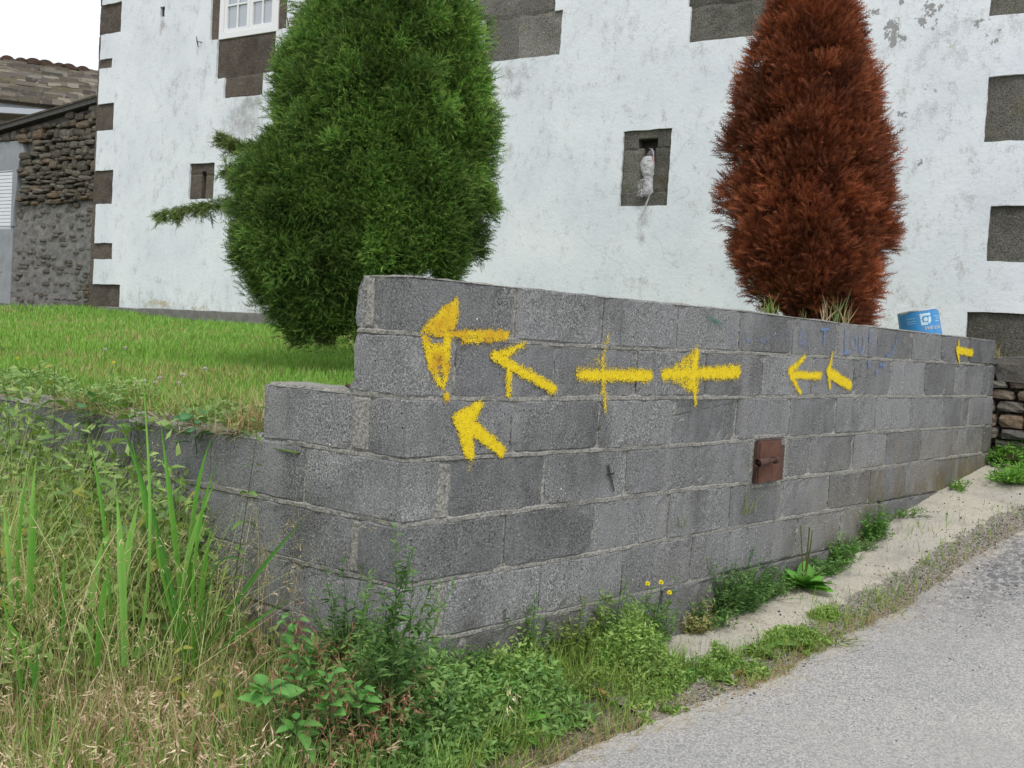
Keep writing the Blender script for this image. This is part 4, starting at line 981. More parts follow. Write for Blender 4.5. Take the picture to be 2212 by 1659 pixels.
p = rwp(rs0+1.15, (rz1+rz2)/2)-np.array(RW.location)
o.matrix_local = Matrix.Translation(p) @ Matrix(((FD[0], FN[0], 0), (FD[1], FN[1], 0), (0, 0, 1))).to_4x4() @ Matrix.Diagonal((.34, .13, (rz2-rz1)*.5, 1))
V = [rwp(rs0-.1, -.7, .06), rwp(rs0+2.2, -.7, .06), rwp(rs0+2.2, rz2-.02, .06), rwp(rs0-.1, rz2-.02, .06), rwp(rs0+2.2, .3, .9), rwp(rs0-.1, .3, .9)]
link('earth_fill', mesh_from('earth_fill', np.array(V), np.array([[0, 1, 2, 3], [3, 2, 4, 5]]), M_SOIL), RW)

# ------------------------------------------------------------------ trees
SPR_T = [[0, 0, 0]]; SPR_F = []; SPR_W = [0.0]
def spray_template(droop, n=9, spread=.34, wid=.05):
    T = []; F = []; W = []
    def pt(t): return np.array([0, t, droop*t*t])
    T += [(-wid*.5, 0, 0), (wid*.5, 0, 0), tuple(pt(.55)+[wid*.45, 0, 0]), tuple(pt(.55)-[wid*.45, 0, 0]), tuple(pt(1.0))]
    F += [(0, 1, 2), (0, 2, 3), (3, 2, 4)]; W += [0, 0, .45, .45, 1]
    for i in range(n):
        t = .08+.78*i/n; sg = 1 if i % 2 else -1; p = pt(t); q = p+np.array([sg*spread*(1-.5*t), .26*(1-.35*t), droop*.35+.05*sg]); b = len(T)
        T += [tuple(p-[0, .045, 0]), tuple(p+[0, .045, 0]), tuple(q)]; F.append((b, b+1, b+2)); W += [t*.6, t*.6, min(1, t+.35)]
    return np.array(T, float), np.array(F), np.array(W)
TG = spray_template(-.5, 7, .24, .05); TB = spray_template(.02, 7, .24, .05)
def crown(name, bodies, depth, density, tmpl, cols, tips, mat, seed, clump_r, L, upb, nper, fl=.82, bias=(0, 0), rough=.26):
    r = np.random.default_rng(seed); g = Geo(); mpp = depth/FPX
    fwd = norm(np.array([AX[2][0], AX[2][1], 0.0])); rt = np.array([AX[0][0], AX[0][1], 0.0]); rt = norm(rt)
    for bd in bodies:
        prof, dd, fac = bd[:3]; gn = bd[3] if len(bd) > 3 else 1.0
        prof = np.array(prof, float); y0, y1 = prof[0, 0], prof[-1, 0]
        hwid = (prof[:, 2]-prof[:, 1])/2; area = float(((hwid[1:]+hwid[:-1])/2*np.diff(prof[:, 0])).sum())*math.pi*mpp*mpp*1.12
        n = int(area*density*fac)
        yy = r.uniform(y0, y1, n*2); hw = np.interp(yy, prof[:, 0], hwid); k = r.random(n*2) < (hw+70)/(hwid.max()+70); yy = yy[k][:n]; hw = hw[k][:n]; n = len(yy)
        mid = np.interp(yy, prof[:, 0], (prof[:, 1]+prof[:, 2])/2)
        ph = r.uniform(0, 2*math.pi, n); keep = (np.sin(ph) < .35); ph = np.where(keep | (r.random(n) < .3), ph, -ph)
        fr = r.random(n); ph = np.where(fr < .5, -np.arccos(r.uniform(-1, 1, n)), np.where(fr < .82, np.where(r.random(n) < .5, 0, math.pi)+r.uniform(-.55, .55, n), ph))
        rel = fbm(ph*2.6+5, yy/44+ph*.4, seed, 3); rad = fl*np.sqrt(r.uniform(.50, 1.0, n))*(1+rough*(rel-.5)*2)
        R = np.array([AX[2]]); base = np.array([at(m_, y_, depth+dd) for m_, y_ in zip(mid, yy)])
        rd = rt*np.cos(ph)[:, None]+fwd*np.sin(ph)[:, None]
        c = base+rd*(hw*mpp*rad)[:, None]
        nrmv = norm(rd+[0, 0, upb]+r.normal(0, .22, (n, 3)))
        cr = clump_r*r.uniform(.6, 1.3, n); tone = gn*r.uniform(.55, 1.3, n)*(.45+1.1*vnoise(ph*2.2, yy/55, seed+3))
        # sprays of each clump fan out of one twig
        N = n*nper; ci = np.repeat(np.arange(n), nper)
        d = norm(r.normal(0, 1, (N, 3))); dn = (d*nrmv[ci]).sum(1); d = np.where((dn < -.1)[:, None], d-2*dn[:, None]*nrmv[ci], d)
        pos = c[ci]+d*(cr[ci]*r.random(N)**.5)[:, None]*np.array([1, 1, 1.25])
        dr = norm(d*.75+nrmv[ci]*.9+r.normal(0, .28, (N, 3))+rt*bias[0]+UZ*bias[1])
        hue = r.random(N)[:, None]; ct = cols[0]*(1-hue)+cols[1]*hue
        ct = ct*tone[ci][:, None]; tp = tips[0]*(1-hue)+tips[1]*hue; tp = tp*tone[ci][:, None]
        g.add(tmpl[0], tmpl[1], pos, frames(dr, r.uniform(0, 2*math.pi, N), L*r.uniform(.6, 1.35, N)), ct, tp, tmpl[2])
    return g.mesh(name, mat)
def core_mesh(bodies, depth, k=.74, seed=0, mat=None):  # solid core closing the crown, coloured dark as the shade inside it
    Vs = []; Fs = []; o = 0; mpp = depth/FPX; fwd = norm(np.array([AX[2][0], AX[2][1], 0.0])); rt = norm(np.array([AX[0][0], AX[0][1], 0.0]))
    for prof, dd in [bd[:2] for bd in bodies]:
        prof = np.array(prof, float); yy = np.linspace(prof[0, 0]+8, prof[-1, 0]-12, 30); hw = np.interp(yy, prof[:, 0], (prof[:, 2]-prof[:, 1])/2)*mpp*k
        hw[0] = hw[-1] = .01
        mid = np.interp(yy, prof[:, 0], (prof[:, 1]+prof[:, 2])/2); a = np.linspace(0, 2*math.pi, 24, endpoint=False)
        base = np.array([at(m_, y_, depth+dd) for m_, y_ in zip(mid, yy)])
        rad = hw[:, None]*(1+.3*(fbm(np.cos(a)[None]*3+9, yy[:, None]/40+np.sin(a)[None], seed)-.5))
        V = base[:, None]+rad[..., None]*(np.cos(a)[None, :, None]*rt+np.sin(a)[None, :, None]*fwd); Vs.append(V.reshape(-1, 3))
        i, j = np.meshgrid(np.arange(29), np.arange(24), indexing='ij'); i = i.ravel(); j = j.ravel(); j2 = (j+1) % 24
        Fs.append(np.stack([i*24+j, i*24+j2, (i+1)*24+j2, (i+1)*24+j], 1)+o); o += 30*24
    return mesh_from('shade_core', np.concatenate(Vs), np.concatenate(Fs), mat or M_BARK)
A3 = lambda *v: np.array(v)
GB = [([(-260, 760, 900), (-200, 735, 930), (-100, 690, 985), (0, 670, 1012), (75, 645, 1038), (150, 620, 1056), (300, 600, 1066), (400, 612, 1062), (500, 645, 1050), (560, 700, 1020), (605, 760, 960)], 0, 1.0),
      ([(315, 600, 705), (365, 545, 800), (450, 508, 850), (520, 512, 850), (600, 528, 850), (650, 565, 840), (700, 615, 830), (738, 655, 800)], -.16, 1.0, .85),
      ([(375, 800, 860), (420, 765, 890), (500, 765, 900), (560, 790, 900), (590, 820, 880)], -.36, 1.2, 1.12),
      ([(300, 880, 960), (400, 880, 1000), (500, 870, 1010), (575, 880, 980)], -.30, .9, .95),
      ([(-40, 900, 960), (60, 900, 1005), (150, 890, 1030), (260, 900, 1050), (330, 930, 1050)], -.20, .9, 1.12), ([(120, 640, 700), (220, 622, 760), (330, 640, 760), (400, 660, 740)], -.16, .9, 1.05)]
dG = 6.0
gb = on_lawn(700, 738)
T1 = empty('juniper_tree', gb, 'tall bushy green juniper growing on the lawn in front of the white house', 'tree')
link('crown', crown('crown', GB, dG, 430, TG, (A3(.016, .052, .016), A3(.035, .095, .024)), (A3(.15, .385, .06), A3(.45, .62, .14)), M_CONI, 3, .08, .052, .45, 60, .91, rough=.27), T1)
link('shade_core', core_mesh(GB, dG, .76, 3, mat_plain('green juniper shade core', (.022, .036, .014), .95, .1, .7, 40, .02)), T1)  # deep foliage shade painted as a very dark green core colour
def feather(path, d, ntw, bias, tl, seed, cols, tips):
    r = np.random.default_rng(seed); pts = np.array([at(x_, y_, d) for x_, y_ in path]); sg = np.linalg.norm(np.diff(pts, axis=0), axis=1); cum = np.r_[0, np.cumsum(sg)]/sg.sum(); g = Geo()
    rt = norm(np.array([AX[0][0], AX[0][1], 0.0]))
    for k in range(ntw):
        t = r.random()**.85; b = np.array([np.interp(t, cum, pts[:, i]) for i in range(3)])+r.normal(0, .012, 3); dv = norm(rt*bias[0]+UZ*bias[1]+r.normal(0, .55, 3)); L = tl*r.uniform(.4, 1.15)*(1.15-.5*t)
        n = int(16*L/tl)+8; u = r.random(n); P_ = b+dv*(L*u)[:, None]+UZ*(bias[2]*L*u*u)[:, None]+r.normal(0, .005, (n, 3)); dd = norm(dv+r.normal(0, .5, (n, 3))+UZ*bias[2]*.6); hue = r.random((n, 1)); tn = r.uniform(.6, 1.2)
        g.add(TG[0], TG[1], P_, frames(dd, r.uniform(0, 6.28, n), .042*r.uniform(.6, 1.3, n)), (cols[0]*(1-hue)+cols[1]*hue)*tn, (tips[0]*(1-hue)+tips[1]*hue)*tn, TG[2])
    return g.mesh('branch_sprays', M_CONI)
FC = (A3(.05, .10, .025), A3(.10, .12, .04)), (A3(.18, .32, .06), A3(.40, .52, .14))
link('branch_sprays', feather([(560, 450), (500, 440), (440, 440), (390, 450), (345, 462)], dG-.1, 95, (-.5, -.55, -.35), .085, 4, *FC), T1)
link('branch_sprays', feather([(620, 350), (560, 330), (510, 318), (478, 296)], dG-.1, 85, (-.75, .25, -.3), .10, 5, *FC), T1)
link('branch_sprays', feather([(600, 420), (540, 390), (490, 360)], dG-.15, 80, (-.7, .1, -.4), .10, 6, *FC), T1)
tube('branch', [at(620, 470, dG), at(540, 442, dG-.1), at(470, 445, dG-.1), at(380, 462, dG-.1)], [.02, .014, .009, .004], M_BARK, T1)
tube('branch', [at(650, 360, dG), at(560, 330, dG-.1), at(490, 300, dG-.1)], [.02, .01, .004], M_BARK, T1)
tube('trunk', [gb-UZ*.05, at(720, 640, dG), at(800, 300, dG), at(830, -100, dG)], [.09, .075, .06, .03], M_BARK, T1, 10)
tube('trunk', [at(860, 740, dG+.1), at(850, 560, dG+.1), at(830, 300, dG+.1)], [.07, .06, .04], M_BARK, T1, 10)
BB = [([(-75, 1738, 1770), (-40, 1708, 1792), (0, 1690, 1812), (50, 1665, 1836), (100, 1642, 1854), (200, 1604, 1882), (300, 1575, 1906), (400, 1566, 1914), (500, 1570, 1914), (560, 1576, 1908), (610, 1598, 1898), (650, 1632, 1884), (690, 1680, 1866), (718, 1735, 1840)], 0, 1.0)]
dB = 6.2
bb = at(1790, 740, dB); bb[2] = lawn_h(bb[0], bb[1])
T2 = empty('dead_juniper_tree', bb, 'dead rust brown juniper standing behind the block wall', 'tree')
link('crown', crown('crown', BB, dB, 400, TB, (A3(.085, .022, .011), A3(.17, .045, .018)), (A3(.36, .095, .036), A3(.52, .185, .085)), M_CONB, 5, .075, .068, .70, 46, .90, rough=.24), T2)
link('shade_core', core_mesh(BB, dB, .74, 6, mat_plain('dead juniper shade core', (.075, .026, .013), .95, .1, .7, 40, .02)), T2)  # darkened red-brown, painting shadow depth behind the dead sprays
tube('trunk', [bb-UZ*.05, at(1770, 500, dB), at(1750, 0, dB)], [.07, .05, .02], M_BARK, T2, 10)

# ------------------------------------------------------------------ paint can
dC = 6.8
cb_, ct_ = at(1989, 735, dC), at(1977, 676, dC)
cbz = float(lawn_h(cb_[0], cb_[1]))
CAN = empty('paint_can', (cb_[0], cb_[1], cbz), 'upturned blue paint can with white emblem behind the far top of the block wall', 'can')
ax_c = norm(at(1975, 640, dC)-at(1987, 730, dC)); ax_c = norm(ax_c+AX[2]*.04)
x_c = norm(np.cross(ax_c, AX[2])); y_c = np.cross(ax_c, x_c)                 # y_c towards/away from viewer
if y_c @ AX[2] > 0: x_c, y_c = -x_c, -y_c
if x_c @ AX[0] < 0: x_c = -x_c
RC = 41.5*dC/FPX; top_c = at(1982, 673, dC); HC = float(top_c[2]-cbz)+.01; bot_c = top_c-ax_c*HC
def can_pt(u, v, r=None):                           # u in radians from the side facing the road, v metres below the upper end
    r = RC if r is None else r; dent = .004*math.exp(-((u-.25)/.10)**2)
    rr_ = (r-dent)*(1+.045*v/HC)
    return top_c-ax_c*v+(x_c*math.sin(u)+y_c*math.cos(u))*rr_
U = np.linspace(-math.pi, math.pi, 49)[:-1]
def shell(name, v0, v1, r, mat, nv=8, cap=False):
    vv = np.linspace(v0, v1, nv); V = np.array([[can_pt(u, v, r) for v in vv] for u in U]).reshape(-1, 3); n = len(U); i, j = np.meshgrid(np.arange(n), np.arange(nv-1), indexing='ij'); i = i.ravel(); j = j.ravel(); k = (i+1) % n
    F = [np.stack([i*nv+j, k*nv+j, k*nv+j+1, i*nv+j+1], 1)]
    if cap: F.append(np.array([[q*nv for q in range(n)][::-1]])); F.append(np.array([[q*nv+nv-1 for q in range(n)]]))
    return link(name, mesh_from(name, V, F, mat, smooth=False), CAN)
shell('can_body', 0, HC, RC, M_BLUE, 10, True); shell('rim', -.004, .004, RC+.003, M_METAL, 3); shell('rim', HC-.006, HC+.002, RC+.004, M_METAL, 3)
def decal(name, poly, mat, lift=.0015, n=6):
    """poly: (u metres, v metres) outline mapped on the can, as a slightly raised print"""
    import bmesh
    bm = bmesh.new(); vs_ = [bm.verts.new((a_, b_, 0)) for a_, b_ in poly]; bm.faces.new(vs_)
    bmesh.ops.triangulate(bm, faces=bm.faces[:]); bmesh.ops.subdivide_edges(bm, edges=bm.edges[:], cuts=2, use_grid_fill=True)
    for v in bm.verts: v.co = Vector(can_pt(v.co.x/RC, v.co.y, RC+lift))
    me = bpy.data.meshes.new(name); bm.to_mesh(me); bm.free(); me.materials.append(mat); return link(name, me, CAN)
s_m = dC/FPX/ (7.9*1.4756)                          # metres per point of the enlarged view
def cu(x, y):                                       # enlarged-view point -> (arc metres, metres down)
    P_ = at((2820+x/7.9)/1.4756, (960+y/7.9)/1.4756, dC)-top_c
    v = -(P_@ax_c); h = P_@x_c/RC; return math.asin(max(-.98, min(.98, h)))*RC, v-.004*0
def D(name, pts, mat, lift=.0015): return decal(name, [cu(*q) for q in pts], mat, lift)
D('emblem', [(690, 375), (955, 340), (962, 400), (785, 425), (750, 455), (755, 510), (712, 515)], M_PALEB); D('emblem', [(712, 530), (758, 525), (765, 580), (885, 582), (885, 640), (740, 662)], M_PALEB)
D('emblem', [(905, 435), (970, 428), (982, 540), (905, 630), (895, 560)], M_PALEB); D('emblem', [(800, 460), (850, 445), (885, 480), (885, 535), (845, 565), (800, 555), (782, 510)], M_PALEB)
D('print_band', [(670, 285), (935, 240), (940, 272), (675, 310)], M_CREAM); D('print_band', [(1150, 222), (1250, 225), (1255, 262), (1155, 256)], M_CREAM); D('print_band', [(350, 345), (460, 318), (460, 340), (352, 368)], M_CREAM)
for q in ([(1050, 412), (1215, 402), (1216, 412), (1051, 424)], [(1115, 462), (1185, 458), (1186, 470), (1116, 476)], [(1090, 520), (1200, 522), (1200, 535), (1091, 538)], [(450, 495), (600, 470), (601, 480), (451, 505)], [(460, 560), (610, 540), (611, 549), (461, 570)], [(465, 612), (620, 590), (621, 600), (466, 622)]):
    D('print_line', q, M_PALEB)
# word on the can, upside down as the can stands
fc = bpy.data.curves.new('lettering', 'FONT'); fc.body = 'PINTURAS'; fc.size = 1; fc.align_x = 'CENTER'; fo = bpy.data.objects.new('lettering', fc); COL.objects.link(fo)
bpy.context.view_layer.update(); tm = bpy.data.meshes.new_from_object(fo.evaluated_get(bpy.context.evaluated_depsgraph_get())); bpy.data.objects.remove(fo)
co = np.array([v.co[:] for v in tm.vertices]); wv = co[:, 0].max()-co[:, 0].min()
ua, va = cu(820, 735); ub, vb = cu(1235, 715); ua2, _ = cu(820, 735)
for v, c_ in zip(tm.vertices, co):
    u = (ua+ub)/2-c_[0]/wv*(ub-ua)*1.0; vv = va-.012+c_[1]*.022/.72+(u-ua)/(ub-ua)*0
    v.co = Vector(can_pt(u/RC, vv, RC+.002))
tm.materials.clear(); tm.materials.append(M_CREAM); link('lettering', tm, CAN)

# ------------------------------------------------------------------ small plants
BL_T = np.array([(-.5, 0, 0), (.5, 0, 0), (.42, .5, .02), (-.42, .5, .02), (0, 1, .1)], float); BL_F = np.array([(0, 1, 2), (0, 2, 3), (3, 2, 4)])
def blades(g, pos, h, w, lean, cols, r, curve=.25, tip=None):
    """tapered bending blades; cols (2,3) range"""
    N = len(pos); a = r.uniform(0, 2*math.pi, N); ln = np.abs(r.normal(0, lean, N)); d = norm(np.stack([np.cos(a)*ln, np.sin(a)*ln, np.ones(N)], 1))
    M = frames(d, r.uniform(0, 2*math.pi, N)); M = M*np.stack([w, h, h], 1)[:, None, :]
    T = BL_T.copy(); T[2:4, 2] = curve*.25; T[4, 2] = curve
    k = r.random(N)[:, None]; c = np.asarray(cols[0])*(1-k)+np.asarray(cols[1])*k
    g.add(T, BL_F, pos, M, c, c*1.25 if tip is None else np.tile(tip, (N, 1)), [0, 0, .5, .5, 1])
def visible(P, m=60):
    q = (P-CAM)@AX.T; x = PW/2+FPX*q[:, 0]/q[:, 2]; y = PH/2-FPX*q[:, 1]/q[:, 2]; return (q[:, 2] > .3) & (x > -m) & (x < PW+m) & (y > -m) & (y < PH+m)
# lawn grass
r = np.random.default_rng(21); N = 520000
X = r.uniform(-1.6, 6.6, N); Y = r.uniform(.1, 12, N); Pz = np.stack([X, Y, lawn_h(X, Y)-.005], 1)
dd = np.linalg.norm(Pz[:, :2]-CAM[:2], axis=1)
k = inside(X, Y) & visible(Pz, 80) & (r.random(N) < np.clip((5.2/dd)**2, .12, 1)) & (X*LI[0]+Y*LI[1] > .12) & (Y > .15) & (X*FN[0]+Y*FN[1] < FDIST-.02)
q_ = (Pz-CAM)@AX.T; px_ = PW/2+FPX*q_[:, 0]/q_[:, 2]; k &= (px_ < 830) | (r.random(N) < .12)
Pz = Pz[k]; n = len(Pz); dd = dd[k]; g = Geo(); pat = fbm(Pz[:, 0]*1.7, Pz[:, 1]*1.7, 8)
long_ = np.exp(-(((Pz[:, 0]*FN[0]+Pz[:, 1]*FN[1])-5.6)/.55)**2)
u_ = Pz[:, 0]*FN[0]+Pz[:, 1]*FN[1]
h = r.uniform(.03, .075, n)*(1+.9*long_*r.random(n)); w = r.uniform(.003, .006, n)*np.clip(dd/4.5, 1, 2.2)
dry = r.random(n) < np.clip((pat-.50)*2.2, .05, .5)*(u_ < 5.2)
blades(g, Pz[~dry], h[~dry], w[~dry], .45, [(.13, .28, .04), (.29, .49, .10)], r, .2)
blades(g, Pz[dry], h[dry]*1.1, w[dry], .6, [(.30, .30, .10), (.46, .38, .20)], r, .3)
tag(link('lawn_grass', g.mesh('lawn_grass', M_GRASS)), 'short bright green grass covering the terrace lawn', 'grass', kind='stuff')
print('lawn blades', n)

# ---- leafy undergrowth: many small leaves filling a height field
def undergrowth(name, label, n_, seed, xr, yr, hf, cols, L, keep, zf=None):
    r = np.random.default_rng(seed); X = r.uniform(*xr, n_); Y = r.uniform(*yr, n_); P_ = np.stack([X, Y, (zf or gh)(X, Y)], 1)
    q = (P_-CAM)@AX.T; xi = PW/2+FPX*q[:, 0]/q[:, 2]; H = hf(X, Y, xi)*(.35+1.1*fbm(X*5, Y*5, seed))
    k = keep(X, Y, xi) & (H > .02) & (q[:, 2] > .5); P_ = P_[k]; H = H[k]; n = len(P_)
    P_[:, 2] += H*r.random(n)**.75
    d = norm(np.stack([r.normal(0, 1, n), r.normal(0, 1, n), r.normal(.25, .7, n)], 1)); l = L*r.uniform(.5, 1.4, n)
    M = frames(d, r.uniform(-1.3, 1.3, n))*np.stack([l*r.uniform(.18, .5, n), l, l], 1)[:, None, :]; kk = r.random((n, 1)); tone = .7+.7*fbm(P_[:, 0]*7, P_[:, 1]*7+P_[:, 2]*5, seed+1)[:, None]
    c = (np.array(cols[0])*(1-kk)+np.array(cols[1])*kk)*tone; g = Geo()
    g.add([(-.5, .4, .04), (0, 0, 0), (.5, .4, .04), (0, 1, -.15)], [(0, 1, 2), (0, 2, 3)], P_, M, c, c*1.2, [0, 0, 0, 1])
    return tag(link(name, g.mesh(name, M_LEAF)), label, 'undergrowth', kind='stuff')
outl = lambda X, Y: (X*LI[0]+Y*LI[1])
undergrowth('bank_undergrowth', 'mass of small green leaves and nettle growth against the low wall at the left', 36000, 81, (-1.1, .3), (.5, 5.5),
    lambda X, Y, xi: np.interp(xi, [-200, 80, 300, 420, 520, 640], [1.0, .92, .80, .52, .28, .1])*np.exp(-np.maximum(-outl(X, Y)-.35, 0)/.45), [(.13, .24, .06), (.34, .46, .15)], .050, lambda X, Y, xi: (outl(X, Y) < -.03) & (xi < 640))
undergrowth('corner_undergrowth', 'dark green leafy tangle at the foot of the wall corner', 42000, 82, (-.75, .55), (-.42, .9),
    lambda X, Y, xi: np.interp(xi, [430, 600, 760, 860, 960, 1150], [.06, .14, .30, .26, .18, .14])*np.clip((Y+.44)/.2, .2, 1), [(.07, .18, .04), (.26, .42, .12)], .030, lambda X, Y, xi: ((outl(X, Y) < -.02) | (Y < -.02)) & (Y > -.44) & (xi > 430))
undergrowth('verge_undergrowth', 'low light green weeds filling the verge below the long wall', 62000, 83, (.2, 2.45), (-.54, -.01),
    lambda X, Y, xi: np.interp(X, [.2, .5, 1.0, 1.3, 1.75, 2.45], [.17, .20, .22, .13, .07, .03])*np.where(X > 1.2, np.clip((Y+.54)/.08, 0, 1)*np.clip(3*vnoise(X*13, Y*9, 44)-.7, 0, 1), np.clip((Y+.47)/.28, .12, 1))*np.clip(3.4*fbm(X*5, Y*6, 90)-1.25, 0, 1.3), [(.14, .28, .05), (.36, .50, .14)], .022, lambda X, Y, xi: ~((X > 1.25) & (Y > -.36+.08*vnoise(X*9, X*0, 3))))
undergrowth('lawn_edge_weeds', 'leafy weeds and clover along the lawn edge on the low wall', 30000, 86, (-.9, .5), (.75, 4.6),
    lambda X, Y, xi: .15*np.clip(2.6*fbm(X*4, Y*3.2, 33)-.75, 0, 1)*np.clip(1.15-outl(X, Y)/.42, 0, 1), [(.13, .25, .07), (.32, .46, .16)], .030, lambda X, Y, xi: (outl(X, Y) > .0) & (outl(X, Y) < .5), zf=lambda X, Y: np.where(outl(X, Y) < .2, -.19, lawn_h(X, Y)-.01))
undergrowth('far_weeds', 'bright green weeds at the foot of the rubble wall', 9000, 84, (5.45, 6.6), (-1.3, .0),
    lambda X, Y, xi: np.interp(xi, [2130, 2160, 2300], [.06, .17, .24])*np.clip((Y+.85)/.3, 0, 1), [(.10, .25, .03), (.20, .40, .07)], .05, lambda X, Y, xi: (Y > -.8))

# ---- bank grasses outside the short leg
def bank(n_, seed, xr=(-2.6, .4), yr=(-.6, 6)):
    r = np.random.default_rng(seed); X = r.uniform(*xr, n_); Y = r.uniform(*yr, n_)
    P_ = np.stack([X, Y, gh(X, Y)-.01], 1); dd = np.linalg.norm(P_[:, :2]-CAM[:2], axis=1)
    left = X*LI[0]+Y*LI[1]
    k = ((left < -.03) | (Y < -.03)) & (Y > np.interp(X, [-3, -1, -.2, .1, .4], [-.62, -.55, -.46, -.40, -.35])) & visible(P_+[0, 0, .3], 260) & (r.random(n_) < np.clip((3.0/dd)**2, .1, 1))
    return P_[k], r
def imgp(P_):
    q = (P_-CAM)@AX.T; return PW/2+FPX*q[:, 0]/q[:, 2], PH/2-FPX*q[:, 1]/q[:, 2]
P_, r = bank(130000, 31); xi, yi = imgp(P_)
rightz = np.clip((xi-560)/260, 0, 1)                # towards the corner the growth is dark green and lower
tall = np.clip((1500-yi)/400, 0, 1)
g = Geo(); n = len(P_)
kk = r.random(n) < .95
h = r.uniform(.12, .36, n)*(1-.45*rightz)*(.75+.9*tall); w = r.uniform(.003, .007, n)
kd = (r.random(n) < np.clip(.40-.4*rightz-.25*tall, .06, 1))
blades(g, P_[kk & ~kd], h[kk & ~kd], w[kk & ~kd], .4, [(.12, .24, .05), (.36, .50, .14)], r, .3)
blades(g, P_[kk & kd], h[kk & kd]*1.05, w[kk & kd]*.8, .5, [(.26, .20, .09), (.42, .30, .17)], r, .35)
tag(link('bank_grass', g.mesh('bank_grass', M_GRASS)), 'tangled green and straw coloured grass on the bank left of the wall corner', 'grass', kind='stuff')
# brome: thin bent stalks with hanging awned spikelets
def brome(name, P_, r, hr, cols, label, drop=.45, nsp=7, slen=.022, kind='stuff'):
    g = Geo(); n = len(P_); a = r.uniform(0, 2*math.pi, n); H = r.uniform(*hr, n); ln = r.uniform(.1, .55, n)
    dirh = np.stack([np.cos(a), np.sin(a), np.zeros(n)], 1)
    def pt(t): return P_+dirh*(ln*H*t**1.8)[:, None]+UZ*(H*(t-.32*np.maximum(t-.55, 0)**1.5*2))[:, None]
    ts = [0, .4, .75, 1.0]; pts = [pt(t) for t in ts]; side = np.stack([-np.sin(a), np.cos(a), np.zeros(n)], 1)
    k = r.random(n)[:, None]; c = np.asarray(cols[0])*(1-k)+np.asarray(cols[1])*k
    for i in range(3):
        wa, wb = .0009, .0007
        V = np.stack([pts[i]-side*wa, pts[i]+side*wa, pts[i+1]+side*wb, pts[i+1]-side*wb], 1).reshape(-1, 3); o = np.arange(n)*4
        g.raw(V, np.concatenate([np.stack([o, o+1, o+2], 1), np.stack([o, o+2, o+3], 1)]), np.repeat(c, 4, 0))
    T = np.array([(-.085, .2, 0), (0, 0, 0), (.085, .2, 0), (0, .7, .03), (-.03, .4, 0), (.10, 1.3, .1), (-.12, 1.2, -.08)], float); F = np.array([(0, 1, 2), (0, 2, 3), (4, 3, 5), (4, 3, 6)])
    for s in range(nsp):
        t = r.uniform(.62, 1.0, n); base = np.array(pt(1)*0)
        base = P_+dirh*(ln*H*t**1.8)[:, None]+UZ*(H*(t-.32*np.maximum(t-.55, 0)**1.5*2))[:, None]
        d = norm(dirh*r.uniform(.1, 1.2, (n, 1))+r.normal(0, .5, (n, 3))+UZ*r.uniform(-1.0, .5, (n, 1)))
        base = base+d*.008
        g.add(T, F, base, frames(d, r.uniform(0, 6.28, n), slen*r.uniform(.7, 1.4, n)), c*r.uniform(.85, 1.25, (n, 1)))
    return tag(link(name, g.mesh(name, M_DRY)), label, 'grass', kind=kind)
P2, r2 = bank(60000, 41); xi, yi = imgp(P2); k = (r2.random(len(P2)) < np.clip(1.0-(xi-400)/330, .03, 1)*np.clip((yi-1330)/280, .06, 1)*.42*np.clip(fbm(P2[:, 0]*4, P2[:, 1]*4, 3)*2.4-.5, .15, 1)); P2 = P2[k]
brome('brome_grass', P2, r2, (.10, .26), [(.42, .28, .18), (.86, .70, .52)], 'dry tan brome grass drooping over the bank at the lower left', nsp=10, slen=.026)
P3, r3 = bank(9000, 43, (-2.2, 0), (.2, 3)); xi, yi = imgp(P3); k = (xi < 640) & (r3.random(len(P3)) < .10); P3 = P3[k]
brome('tall_grass', P3, r3, (.5, .85), [(.30, .28, .12), (.58, .47, .27)], 'tall thin seeding grass stalks rising from the bank', nsp=12, slen=.017)
P4, r4 = bank(5000, 44, (-.6, .4), (-.4, .9)); xi, yi = imgp(P4); k = (xi > 560) & (xi < 860) & (yi > 1330) & (r4.random(len(P4)) < .16); P4 = P4[k]
brome('reddish_grass', P4, r4, (.22, .42), [(.30, .12, .09), (.48, .26, .17)], 'reddish dry grass against the foot of the short wall', nsp=8, slen=.02)
print('bank', n, len(P2), len(P3))

# ---- tall fine grass up to the level of the lawn
P5, r5 = bank(34000, 51, (-1.6, .3), (-.1, 5)); xi, yi = imgp(P5); k = (r5.random(len(P5)) < np.clip(1-(xi-450)/90, 0, 1)*1.0*np.clip((1640-yi)/120, 0, 1)); P5 = P5[k]; n5 = len(P5); g = Geo()
lim = np.interp(imgp(P5)[0], [0, 200, 350, 480], [.92, .85, .70, .40])
h5 = lim*r5.uniform(.45, 1.02, n5); dr5 = r5.random(n5) < .20
blades(g, P5[~dr5], h5[~dr5], r5.uniform(.002, .004, (~dr5).sum()), .30, [(.24, .38, .09), (.54, .62, .24)], r5, .55)
blades(g, P5[dr5], h5[dr5]*.95, r5.uniform(.002, .0034, dr5.sum()), .28, [(.50, .40, .20), (.76, .64, .40)], r5, .6)
tag(link('tall_fine_grass', g.mesh('tall_fine_grass', M_GRASS)), 'tall fine pale green and straw grass reaching up to the low wall top', 'grass', kind='stuff')
P6, r6 = bank(9000, 53, (-1.6, .3), (.0, 5)); xi, yi = imgp(P6); k = (r6.random(len(P6)) < np.clip(1-(xi-480)/120, 0, 1)*.12); P6 = P6[k]
brome('seeding_grass', P6, r6, (.42, .88), [(.42, .36, .18), (.70, .58, .38)], 'thin seeding grass stalks with loose straw coloured heads above the bank', nsp=14, slen=.016)
